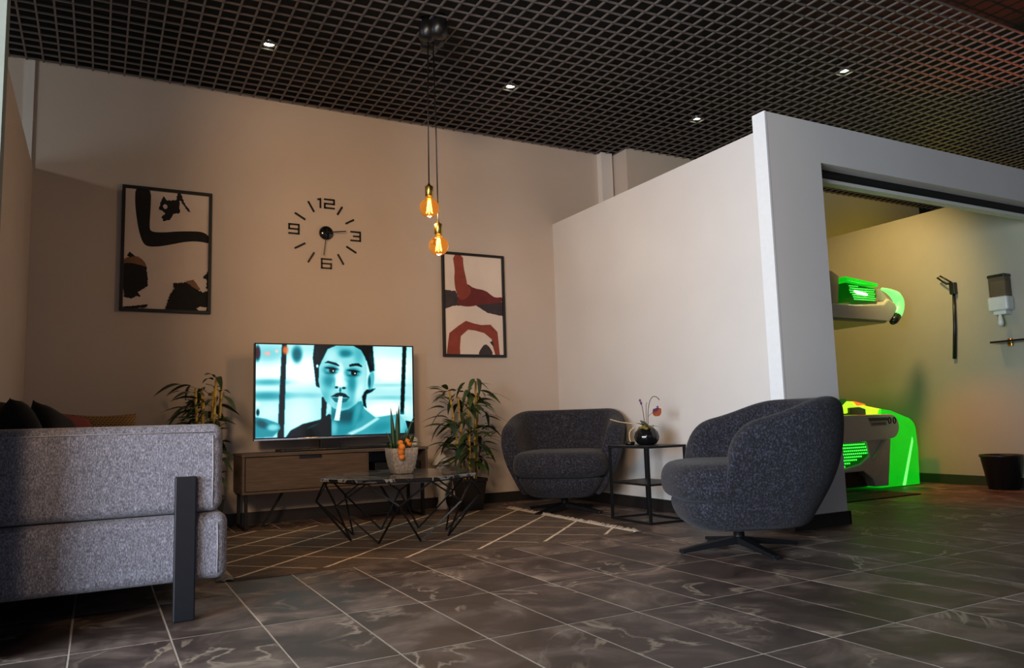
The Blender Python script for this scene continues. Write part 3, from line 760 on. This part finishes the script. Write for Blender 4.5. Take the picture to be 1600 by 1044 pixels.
put(ell(1075, 240, 20, 90, .8, -12), .28, .5); put(ell(600, 180, 14, 70, .8), .22, .5)
Lm = np.clip((Lm-.5)*1.12+.46, 0, 1)
stops = [(0, (1, 8, 10)), (.2, (4, 62, 74)), (.45, (22, 132, 146)), (.65, (98, 196, 204)), (.85, (196, 240, 240)), (1, (240, 255, 253))]
RGB = np.stack([np.interp(Lm, [s[0] for s in stops], [s[1][c] for s in stops]) for c in range(3)], -1)
for (ex, ey, rx, ry, c) in ((335, 150, 22, 36, (230, 110, 50)), (190, 180, 24, 18, (240, 170, 160)), (265, 160, 12, 14, (240, 200, 190)), (115, 170, 16, 50, (70, 6, 20))):
    mk = ell(ex, ey, rx, ry, .6)[..., None]*.9; RGB = RGB*(1-mk)+np.array(c)*mk
RGB = np.clip(RGB/255, 0, 1); RGBl = np.where(RGB <= .04045, RGB/12.92, ((RGB+.055)/1.055)**2.4)
sx0, sx1, sz0, sz1 = X0+.010, X1-.010, Z0+.020, Z1-.009
vs = [(sx0+(sx1-sx0)*u_, -.0052, sz1+(sz0-sz1)*v_) for u_, v_ in zip(U.ravel(), Vv.ravel())]
idx = np.arange(NX*NZ).reshape(NZ, NX)
fs = np.stack([idx[:-1, :-1], idx[1:, :-1], idx[1:, 1:], idx[:-1, 1:]], -1).reshape(-1, 4)
me = bpy.data.meshes.new('screen'); me.from_pydata(vs, [], fs.tolist())
at = me.color_attributes.new('picture', 'FLOAT_COLOR', 'POINT')
at.data.foreach_set('color', np.concatenate([RGBl.reshape(-1, 3), np.ones((NX*NZ, 1))], 1).astype(np.float32).ravel())
t = NT('screen_picture'); ca = t.n('ShaderNodeVertexColor'); ca.layer_name = 'picture'
t.set(Base_Color=(.01, .01, .01, 1), Roughness=0.15, Emission_Strength=1.2); t.l(ca.outputs[0], t.b.inputs['Emission Color'])
me.materials.append(t.m); so = bpy.data.objects.new('screen', me); C.objects.link(so); so.parent = tv
so['label'] = 'teal toned portrait of a woman with a cigarette on the lit screen'
rt = thing('router', 'small white rounded device behind the right edge of the television', 'router', (2.20, 5.80, .52))
MB().lathe([(0, 0), (.045, 0), (.05, .01), (.05, .055), (.035, .07), (0, .072)], 24).build('case', 'ceramic_white', rt, True)
MB().box(-.005, .012, .03, .045, .0, .17).build('antenna', 'ceramic_white', rt, bevel=.004)

# ================================================================== PAINTINGS
def q2uv(corn):
    (xa, ya), (xb, yb), (xc, yc), (xd, yd) = corn   # TL TR BR BL
    def fn(x, y):
        u = v = .5
        for _ in range(6):
            yt = ya+(yb-ya)*u; yo = yd+(yc-yd)*u; v = (y-yt)/(yo-yt)
            xl = xa+(xd-xa)*v; xr = xb+(xc-xb)*v; u = (x-xl)/(xr-xl)
        return u, v
    return fn
def rag(pts, amp, per=6):
    out = []; n = len(pts)
    for i in range(n):
        a = Vector(pts[i]); b = Vector(pts[(i+1) % n]); L = (b-a).length; k = max(1, int(L/per)) if amp else 1
        d = (b-a).normalized(); nn = Vector((-d.y, d.x))
        for q in range(k): out.append(a+(b-a)*q/k+nn*(random.uniform(-amp, amp) if q else 0))
    return [tuple(p) for p in out]
def smooth(pts, it=2):
    for _ in range(it):
        o = []; n = len(pts)
        for i in range(n):
            a = Vector(pts[i]); b = Vector(pts[(i+1) % n]); o += [tuple(a*.75+b*.25), tuple(a*.25+b*.75)]
        pts = o
    return pts
FW, FH = .60, .91
def painting(label, x0, z1, corn, paper, shapes):
    t = thing('painting', label, 'painting', (x0+FW/2, YB, z1-FH)); fn = q2uv(corn); b = .022; dp = .028
    for nm, q in (('frame_rail', (-FW/2, FW/2, -dp, 0, FH-b, FH)), ('frame_rail', (-FW/2, FW/2, -dp, 0, 0, b)), ('frame_rail', (-FW/2, -FW/2+b, -dp, 0, b, FH-b)), ('frame_rail', (FW/2-b, FW/2, -dp, 0, b, FH-b))):
        MB().box(*q).build(nm, 'black_frame', t, bevel=.002)
    MB().box(-FW/2+b*.5, FW/2-b*.5, -.012, -.003, b*.5, FH-b*.5).build('canvas', paper, t)
    for i, (mt, pts) in enumerate(shapes):
        pp = []
        for x, y in pts:
            u, v = fn(x, y); u = min(max(u, .030), .970); v = min(max(v, .020), .980); pp.append(((u-.5)*FW, (1-v)*FH))
        dd = -.0125-.0004*i
        MB().prism(pp, 'y', dd-.0006, -.0119).build('brush_stroke', mt, t)
    return t
c1 = [(62, 50), (706, 106), (698, 984), (42, 976)]
painting('abstract painting of black brush strokes on a cream ground in a black frame', .107, 2.452, c1, 'poster_paper', [
    ('paint_black', smooth([(152, 60), (262, 60), (258, 240), (250, 350), (258, 395), (350, 398), (440, 388), (540, 384), (640, 386), (690, 425), (690, 475), (620, 458), (520, 460), (420, 482), (320, 502), (240, 505), (205, 480), (178, 400), (158, 280), (148, 170)], 2)),
    ('paint_black', rag([(312, 230), (330, 170), (345, 130), (375, 160), (440, 155), (452, 100), (475, 110), (500, 175), (548, 245), (520, 232), (480, 170), (466, 160), (466, 250), (420, 262), (395, 305), (350, 315), (335, 290), (360, 255), (340, 238)], 4)),
    ('poster_paper', smooth([(340, 200), (365, 185), (382, 210), (360, 230)], 1)),
    ('paint_ochre', smooth([(80, 590), (160, 570), (215, 610), (235, 660), (200, 660), (120, 640), (60, 620)], 1)),
    ('paint_black', rag([(60, 625), (120, 628), (230, 650), (238, 720), (240, 790), (170, 840), (190, 868), (150, 870), (130, 885), (80, 876), (70, 800), (60, 800)], 4)),
    ('paint_black', rag([(96, 575), (112, 545), (150, 575), (120, 586)], 2)),
    ('paint_black', rag([(350, 970), (375, 925), (400, 850), (430, 800), (420, 770), (520, 755), (590, 800), (640, 830), (690, 815), (700, 960), (640, 962)], 6)),
    ('paint_ochre', rag([(510, 750), (570, 738), (625, 810), (600, 812), (560, 790)], 3)),
    ('paint_black', rag([(640, 720), (690, 660), (700, 820), (665, 800), (668, 740)], 4)),
    ('paint_black', rag([(70, 945), (160, 935), (245, 922), (225, 948), (70, 960)], 3)),
    ('poster_paper', rag([(592, 945), (620, 932), (670, 938), (665, 960), (610, 962)], 2)),
])
c2 = [(207, 405), (510, 433), (523, 915), (218, 913)]
painting('abstract painting with rust red arches on a pale ground in a black frame', 2.56, 2.162, c2, 'poster_paper_warm', [
    ('paint_char', rag([(222, 593), (275, 598), (292, 640), (300, 668), (262, 670), (222, 684)], 2, 8)),
    ('paint_char', rag([(370, 664), (440, 658), (505, 652), (508, 720), (470, 712), (430, 704), (400, 684)], 2, 8)),
    ('paint_wine', smooth([(300, 560), (335, 565), (360, 585), (420, 596), (450, 620), (470, 632), (508, 628), (508, 655), (440, 660), (390, 664), (350, 674), (310, 672), (286, 664), (284, 640)], 1)),
    ('paint_rust', smooth([(260, 420), (310, 425), (312, 480), (328, 548), (330, 570), (350, 582), (345, 620), (300, 650), (276, 600), (268, 540), (272, 500)], 1)),
    ('paint_rust', [(234, 905), (240, 850), (246, 800), (290, 765), (325, 742), (365, 755), (400, 762), (445, 760), (480, 795), (486, 850), (492, 905), (470, 905), (458, 865), (452, 830), (415, 800), (370, 788), (335, 784), (300, 815), (296, 870), (298, 905)]),
    ('paint_char', smooth([(386, 900), (395, 878), (418, 850), (440, 865), (460, 900), (440, 906), (400, 906)], 1)),
    ('paint_char', [(442, 842), (456, 838), (464, 866), (452, 856)]),
])

# ================================================================== CLOCK
CKX, CKZ = 1.566, 2.232
ck = thing('wall_clock', 'large wall clock of stick-on black numerals and bars between the paintings', 'clock', (CKX, YB, CKZ))
def cbar(name, a, b, w_, y=-.006, th=.008, mat='black_plastic', par=ck):
    return MB().bar((a[0], y, a[1]), (b[0], y, b[1]), th, w_, (0, 0, 1)).build(name, mat, par) if False else strip(name, a, b, w_, y, th, mat, par)
def strip(name, a, b, w_, y, th, mat, par):
    a = Vector(a); b = Vector(b); d = (b-a).normalized()*1; n = Vector((-d.y, d.x))*w_/2
    return MB().prism([tuple(a-n), tuple(b-n), tuple(b+n), tuple(a+n)], 'y', y-th/2, y+th/2).build(name, mat, par)
for h in (1, 2, 4, 5, 7, 8, 10, 11):
    a = math.radians(90-30*h); d = (math.cos(a), math.sin(a)); r0, r1 = (.185, .265) if h in (1, 2) else (.19, .285)
    cbar('hour_bar', (d[0]*r0, d[1]*r0), (d[0]*r1, d[1]*r1), .014)
def digit(ch, cx_, cz_, w_=.058, h_=.066, s=.012):
    SEG = {'1': [((.2, .5), (.2, -.5)), ((-.15, .42), (.2, .42))], '2': [((-.5, .5), (.5, .5)), ((.5, .5), (.5, 0)), ((.5, 0), (-.5, 0)), ((-.5, 0), (-.5, -.5)), ((-.5, -.5), (.5, -.5))],
           '3': [((-.5, .5), (.5, .5)), ((.5, .5), (.5, -.5)), ((-.2, 0), (.5, 0)), ((-.5, -.5), (.5, -.5))],
           '6': [((.5, .5), (-.5, .5)), ((-.5, .5), (-.5, -.5)), ((-.5, 0), (.5, 0)), ((.5, 0), (.5, -.5)), ((-.5, -.5), (.5, -.5))],
           '9': [((-.5, .5), (.5, .5)), ((-.5, .5), (-.5, 0)), ((-.5, 0), (.5, 0)), ((.5, .5), (.5, -.5)), ((-.5, -.5), (.5, -.5))]}[ch]
    m = MB()
    for a, b in SEG:
        A = Vector((cx_+a[0]*w_, cz_+a[1]*h_)); B = Vector((cx_+b[0]*w_, cz_+b[1]*h_)); d = (B-A).normalized()
        A -= d*s/2; B += d*s/2; n = Vector((-d.y, d.x))*s/2
        m.prism([tuple(A-n), tuple(B-n), tuple(B+n), tuple(A+n)], 'y', -.010, -.002)
    m.build('numeral', 'black_plastic', ck)
digit('1', -.055, .243, .05, .07); digit('2', .028, .243, .075, .07); digit('3', .243, -.005, .075, .072); digit('6', .003, -.248, .075, .072); digit('9', -.253, .012, .075, .072)
hub = MB().lathe([(0, .0), (.055, .0), (.055, .02), (.045, .03), (0, .032)], 32).build('hub', 'ceramic_black', ck, True); hub.rotation_euler = (PI/2, 0, 0)
hub.data.materials[0] = M['ceramic_black']
strip('hour_hand', (0, 0), (.155, .022), .008, -.038, .003, 'black_metal', ck)
strip('minute_hand', (0, .03), (-.028, -.19), .006, -.042, .003, 'black_metal', ck)

# ================================================================== BAMBOO PLANTS
def bamboo(label, loc, H, seed, spread, pot=.105, lim=9):
    rd = random.Random(seed)
    t = thing('potted_bamboo', label, 'potted plant', (*loc, 0), 0, 'pair of potted bamboo plants')
    p = pot
    MB().add([(-p*.72, -p*.72, 0), (p*.72, -p*.72, 0), (p*.72, p*.72, 0), (-p*.72, p*.72, 0), (-p, -p, .235), (p, -p, .235), (p, p, .235), (-p, p, .235)],
             [(0, 3, 2, 1), (0, 1, 5, 4), (1, 2, 6, 5), (2, 3, 7, 6), (3, 0, 4, 7)]).add(
             [(-p*1.06, -p*1.06, .225), (p*1.06, -p*1.06, .225), (p*1.06, p*1.06, .225), (-p*1.06, p*1.06, .225), (-p*1.06, -p*1.06, .25), (p*1.06, -p*1.06, .25), (p*1.06, p*1.06, .25), (-p*1.06, p*1.06, .25),
              (-p*.9, -p*.9, .25), (p*.9, -p*.9, .25), (p*.9, p*.9, .25), (-p*.9, p*.9, .25)],
             [(0, 1, 5, 4), (1, 2, 6, 5), (2, 3, 7, 6), (3, 0, 4, 7), (4, 5, 9, 8), (5, 6, 10, 9), (6, 7, 11, 10), (7, 4, 8, 11), (0, 3, 2, 1)]).build('pot', 'pot_black', t, bevel=.004)
    MB().box(-p*.92, p*.92, -p*.92, p*.92, .20, .235).build('soil', 'soil', t)
    lm = [leafmesh('leaf', L, w_, m_, c_) for L, w_, m_, c_ in ((.15, .023, 'leaf_green', .5), (.17, .024, 'leaf_dark', .7), (.13, .021, 'leaf_green', .3), (.15, .024, 'leaf_dark', 1.0))]
    canes = []
    for k in range(6):
        a = 2*PI*k/6+rd.uniform(-.3, .3); r = p*.5; lean = rd.uniform(-.04, .10); h = H*rd.uniform(.80, .97)
        b0 = Vector((r*math.cos(a), r*math.sin(a), .22)); b1 = Vector(((r+lean)*math.cos(a), (r+lean)*math.sin(a), h)); canes.append((b0, b1))
        m = MB(); pts = []; rs = []
        n = 7
        for q in range(n):
            for e, rr in ((0, .0115), (.02, .009), (.96, .009), (.98, .0115)):
                pts.append(b0.lerp(b1, (q+e)/n)); rs.append(rr)
        m.tube(pts, rs, 8).build('cane', 'cane', t, True)
    for k in range(175):
        b0, b1 = rd.choice(canes); q = rd.choice((.22, .36, .5, .63, .76, .88, .98))+rd.uniform(-.05, .05)
        c = b0.lerp(b1, q); out = Vector((c.x, c.y, 0)); ang = math.atan2(out.y, out.x)+rd.gauss(0, .75)
        d = rd.uniform(.0, .12)*spread
        c = c+Vector((math.cos(ang)*d, math.sin(ang)*d, rd.uniform(0, .03)))
        s = rd.uniform(.75, 1.15)*spread
        tip = c+Vector((math.cos(ang), math.sin(ang), 0))*.17*s
        if tip.y+loc[1] > YB-.03 or max(tip.x, c.x) > lim or (c.z < .5 and tip.y+loc[1] > YB-.10): continue
        shared('leaf', rd.choice(lm), t, tuple(c), (rd.uniform(-.5, .5), -rd.uniform(-.3, .75), ang), (s, s, s))
    tw_ = MB()
    for k in range(20):
        b0, b1 = rd.choice(canes); c = b0.lerp(b1, rd.uniform(.3, .95)); a = rd.random()*2*PI; d = .1
        tw_.tube([c, c+Vector((math.cos(a)*d*.6, math.sin(a)*d*.6, .05)), c+Vector((math.cos(a)*d, math.sin(a)*d, .06))], .0025, 5)
    tw_.build('twigs', 'leaf_dark', t, True, kind='stuff')
    return t
bamboo('potted bamboo plant standing between the television stand and the corner armchair', (2.635, 5.66), 1.08, 3, 1.0)
bamboo('potted bamboo plant half hidden behind the grey sofa arm', (.655, 5.62), 1.07, 11, .9, lim=.205)

lan = thing('lantern', 'tall white ceramic lantern half hidden behind the bamboo leaves', 'lantern', (2.47, 5.84, 0))
MB().lathe([(0, 0), (.045, 0), (.05, .01), (.032, .06), (.03, .12), (.045, .17), (.05, .20)], 24).build('foot', 'ceramic_white', lan, True)
MB().lathe([(.05, .20), (.066, .215), (.068, .30), (.05, .325), (.046, .355)], 24).build('body', 'ceramic_white', lan, True)
MB().lathe([(.078, .355), (.08, .365), (.05, .41), (.015, .455), (0, .46)], 24).build('cap', 'ceramic_white', lan, True)

# ================================================================== TANNING ROOM
BX0, BX1, BY = 4.75, 6.66, 4.50
bed = thing('tanning_bed', 'open tanning bed glowing green behind the doorway', 'tanning bed', (5.7, BY, 0))
def bp(name, pts, y0, y1, mat, bev=0.0, seg=3, par=bed, **kw):
    return MB().prism([(x-5.7, z) for x, z in pts], 'y', y0-BY, y1-BY).build(name, mat, par, True if bev else False, bevel=bev, seg=seg, **kw)
def arc(cx_, cz_, rx, rz_, a0, a1, n=8):
    return [(cx_+rx*math.cos(math.radians(a0+(a1-a0)*k/n)), cz_+rz_*math.sin(math.radians(a0+(a1-a0)*k/n))) for k in range(n+1)]
# lower half: glowing end shell that sweeps down to the floor
endp = [(6.10, .01), (6.645, .01), (6.665, .335), (6.655, .50)]+arc(6.50, .50, .155, .125, 0, 80, 8)+[(6.32, .685), (6.20, .70), (6.16, .62), (6.24, .52), (6.25, .42)]
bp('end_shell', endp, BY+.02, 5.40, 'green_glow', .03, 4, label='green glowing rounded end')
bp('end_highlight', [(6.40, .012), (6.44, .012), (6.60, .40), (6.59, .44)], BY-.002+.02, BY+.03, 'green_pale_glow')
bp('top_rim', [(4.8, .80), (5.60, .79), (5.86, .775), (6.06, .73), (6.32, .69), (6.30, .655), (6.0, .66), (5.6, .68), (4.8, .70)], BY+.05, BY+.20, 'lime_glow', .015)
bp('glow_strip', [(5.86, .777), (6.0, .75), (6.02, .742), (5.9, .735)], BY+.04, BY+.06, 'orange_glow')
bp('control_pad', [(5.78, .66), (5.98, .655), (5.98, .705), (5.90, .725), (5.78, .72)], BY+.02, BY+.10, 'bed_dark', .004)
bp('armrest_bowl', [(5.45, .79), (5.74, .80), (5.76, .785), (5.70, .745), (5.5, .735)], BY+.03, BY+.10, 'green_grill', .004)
# pale front lip with control labels
lip = bp('front_lip', [(4.8, .655), (6.12, .655)]+arc(6.14, .55, .11, .105, 90, -90, 10)+[(6.05, .44), (5.70, .425), (4.8, .42)], BY-.10, BY+.20, 'bed_white', .03, 4)
bp('label_strip', [(5.84, .628), (6.10, .628), (6.10, .600), (5.86, .598)], BY-.1025, BY-.099, 'bed_dark', 0, 0, lip)
bp('label_plate', [(5.86, .592), (6.08, .594), (6.08, .56), (5.88, .556)], BY-.1022, BY-.099, 'bed_grey', 0, 0, lip)
for k in range(9): bp('marking', [(5.895+k*.019, .582), (5.907+k*.019, .582), (5.907+k*.019, .568), (5.895+k*.019, .568)], BY-.1032, BY-.102, 'bed_dark', 0, 0, lip)
for xx in (6.125, 6.19):
    rg = MB(); rg.tube([(xx-5.7+.018*math.cos(q*PI/8), -.101, .60+.026*math.sin(q*PI/8)) for q in range(17)], .006, 6); rg.build('button_ring', 'bed_dark', lip, True)
# front panel: skirt, perforated grill, foot recess
bp('front_panel', [(5.90, .44), (6.24, .44), (6.16, .03), (5.98, .03), (5.95, .10), (5.84, .17), (5.2, .17), (4.8, .17), (4.8, .20), (5.55, .20), (5.80, .235), (5.93, .30)], BY-.02, BY+.25, 'bed_white', .012)
bp('panel_rib', [(5.95, .27), (6.03, .30), (6.16, .425), (6.10, .425)], BY-.045, BY, 'bed_white', .012)
bp('foot_recess', [(4.8, .03), (5.96, .03), (5.93, .11), (5.84, .165), (4.8, .165)], BY+.05, BY+.25, 'bed_dark')
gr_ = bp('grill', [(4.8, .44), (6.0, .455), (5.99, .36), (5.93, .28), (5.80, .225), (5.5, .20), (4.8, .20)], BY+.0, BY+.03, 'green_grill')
dm = MB()
for i in range(38):
    for j in range(9):
        x = 5.02+i*.026+(j % 2)*.013; z = .22+j*.026
        if z < .218+max(0, (x-5.62))*.34 or x > 5.97: continue
        dm.lathe([(0, -.0085), (.006, -.005), (.0085, 0), (.006, .005), (0, .0085)], 6, (x-5.7, -.001, z))
dm.build('light_dots', 'green_dot', bed, kind='stuff')
bp('body', [(4.8, .17), (6.12, .17), (6.12, .66), (4.8, .66)], BY+.22, 5.38, 'bed_grey', .02)
# upper half: canopy
cn = bp('canopy_shell', [(4.8, 1.515), (6.29, 1.49), (6.34, 1.53), (6.40, 1.60), (6.38, 1.66), (6.28, 1.70), (6.20, 1.645), (5.86, 1.62), (4.8, 1.62)], BY-.08, 5.30, 'bed_white', .02)
bp('canopy_underside', [(4.8, 1.47), (6.26, 1.475), (6.32, 1.515), (4.8, 1.545)], BY-.05, 5.28, 'bed_grey', .01)
bp('canopy_housing', [(4.8, 1.60), (5.72, 1.60), (5.77, 1.90), (5.68, 1.935), (4.8, 1.96)], BY+.02, 5.25, 'bed_grey', .02)
bp('canopy_grill', [(5.80, 1.825), (6.19, 1.79), (6.205, 1.72), (6.17, 1.675), (5.88, 1.665)], BY-.02, BY+.2, 'green_grill', .006)
bp('grill_bar', [(5.78, 1.875), (6.205, 1.835), (6.205, 1.805), (5.79, 1.84)], BY-.04, BY+.2, 'green_glow', .006)
dm = MB()
for i in range(20):
    for j in range(7):
        x = 5.84+i*.018+(j % 2)*.009; z = 1.68+j*.0195
        if z > 1.81-(x-5.8)*.08 or x < 5.80+(1.825-z)*.55 or x > 6.18: continue
        dm.lathe([(0, -.006), (.006, 0), (0, .006)], 6, (x-5.7, -.021, z))
dm.build('light_dots', 'green_dot', bed, kind='stuff')
bp('lamp_bar', [(5.90, 1.755), (6.06, 1.735), (6.06, 1.72), (5.93, 1.735)], BY-.03, BY-.02, 'lamp_disc')
bp('canopy_flap', [(6.20, 1.785), (6.30, 1.70), (6.26, 1.655), (6.23, 1.68)], BY-.06, BY-.02, 'bed_white', .003)
tubep = [Vector((6.24-5.7, -.05, 1.785)), Vector((6.36-5.7, -.06, 1.765)), Vector((6.46-5.7, -.06, 1.735)), Vector((6.488-5.7, -.06, 1.68)), Vector((6.45-5.7, -.06, 1.61)), Vector((6.40-5.7, -.06, 1.545))]
MB().tube(bez(tubep, 16), [.012+.033*min(1, k/6) for k in range(17)], 12).build('edge_tube', 'green_pale_glow', bed, True)
MB().tube([(6.40-5.7, -.06, 1.545), (6.36-5.7, -.06, 1.50), (6.33-5.7, -.06, 1.48)], [.045, .04, .025], 12).build('tube_end', 'bed_dark', bed, True)
bp('red_lamp', [(4.85, 1.475), (5.72, 1.475), (5.64, 1.435), (4.85, 1.43)], BY+.1, 5.1, 'red_glow', .004)
bp('hinge_column', [(4.55, .03), (4.82, .03), (4.82, 1.85), (4.55, 1.85)], 4.9, 5.38, 'bed_grey', .03)
point('bed_glow_light', (6.35, BY-.25, 0.75), 0.5, (.35, 1.0, .12), .12)
point('canopy_glow_light', (6.35, BY-.22, 1.75), 0.4, (.45, 1.0, .2), .08)
spot('bed_red_light', (5.9, 4.55, 1.40), (6.5, 3.9, 0), 45, (1.0, .16, .05), 90, .8, .05)

tag(MB().box(4.95, 5.93, 4.03, 4.36, .0, .008).build('floor_mat', 'rubber_mat', bevel=.003), 'thin black mat on the floor in front of the tanning bed', 'mat')
bn = thing('waste_bin', 'black tapered waste bin against the tanning room wall', 'bin', (6.745, 3.83, 0))
MB().lathe([(0, 0), (.112, 0), (.155, .27), (.162, .272), (.162, .288), (.152, .288), (.148, .27), (.106, .012), (0, .012)], 36).build('bucket', 'bin_black', bn, True)
WX = 6.93
hk = thing('back_applicator', 'long black strap handle with a loop hung on the tanning room wall', 'applicator', (WX, 4.28, 1.14))
MB().tube([(-.02, -.078, .61), (-.02, -.06, .3), (-.018, -.028, 0)], [.012, .015, .017], 8).build('strap', 'black_plastic', hk, True)
MB().box(-.05, 0, -.106, -.056, .59, .70).build('grip', 'black_plastic', hk, bevel=.006)
MB().tube([(-.03, -.075, .70), (-.06, .01, .775), (-.06, .04, .765), (-.06, -.04, .69), (-.03, -.075, .70)], .008, 6).build('loop', 'black_plastic', hk, True)
ds = thing('soap_dispenser', 'white wall dispenser with a smoked clear tank above the shelf', 'dispenser', (WX, 3.775, 1.38))
def dbx(name, y0, y1, z0, z1, d, mat, bev=.02): return MB().box(-d, 0, y0, y1, z0, z1).build(name, mat, ds, True, bevel=bev, seg=4)
dbx('tank', -.075, .075, .25, .44, .10, 'smoked'); dbx('lid', -.078, .078, .425, .455, .102, 'bed_dark', .012)
dbx('liquid', -.06, .06, .255, .40, .085, 'bed_white', .015)
dbx('body', -.085, .085, .135, .26, .115, 'dispenser_white', .02); dbx('lower_body', -.055, .055, .10, .14, .095, 'dispenser_white', .012)
MB().lathe([(0, 0), (.018, .006), (.024, .03), (.017, .075), (.010, .105), (0, .107)], 18, (-.085, 0, 0)).build('lever', 'dispenser_white', ds, True)
sh = thing('wall_shelf', 'black glass shelf on small brass brackets by the right frame edge', 'shelf', (WX, 3.45, 1.245))
MB().box(-.15, -.005, -.04, .40, -.008, .008).build('board', 'shelf_black', sh, bevel=.002)
for yy in (.30, .02):
    MB().box(-.035, 0, yy-.014, yy+.014, .008, .03).build('bracket', 'brass', sh, bevel=.003); MB().box(-.035, 0, yy-.018, yy+.018, -.038, -.008).build('bracket', 'brass', sh, bevel=.003)
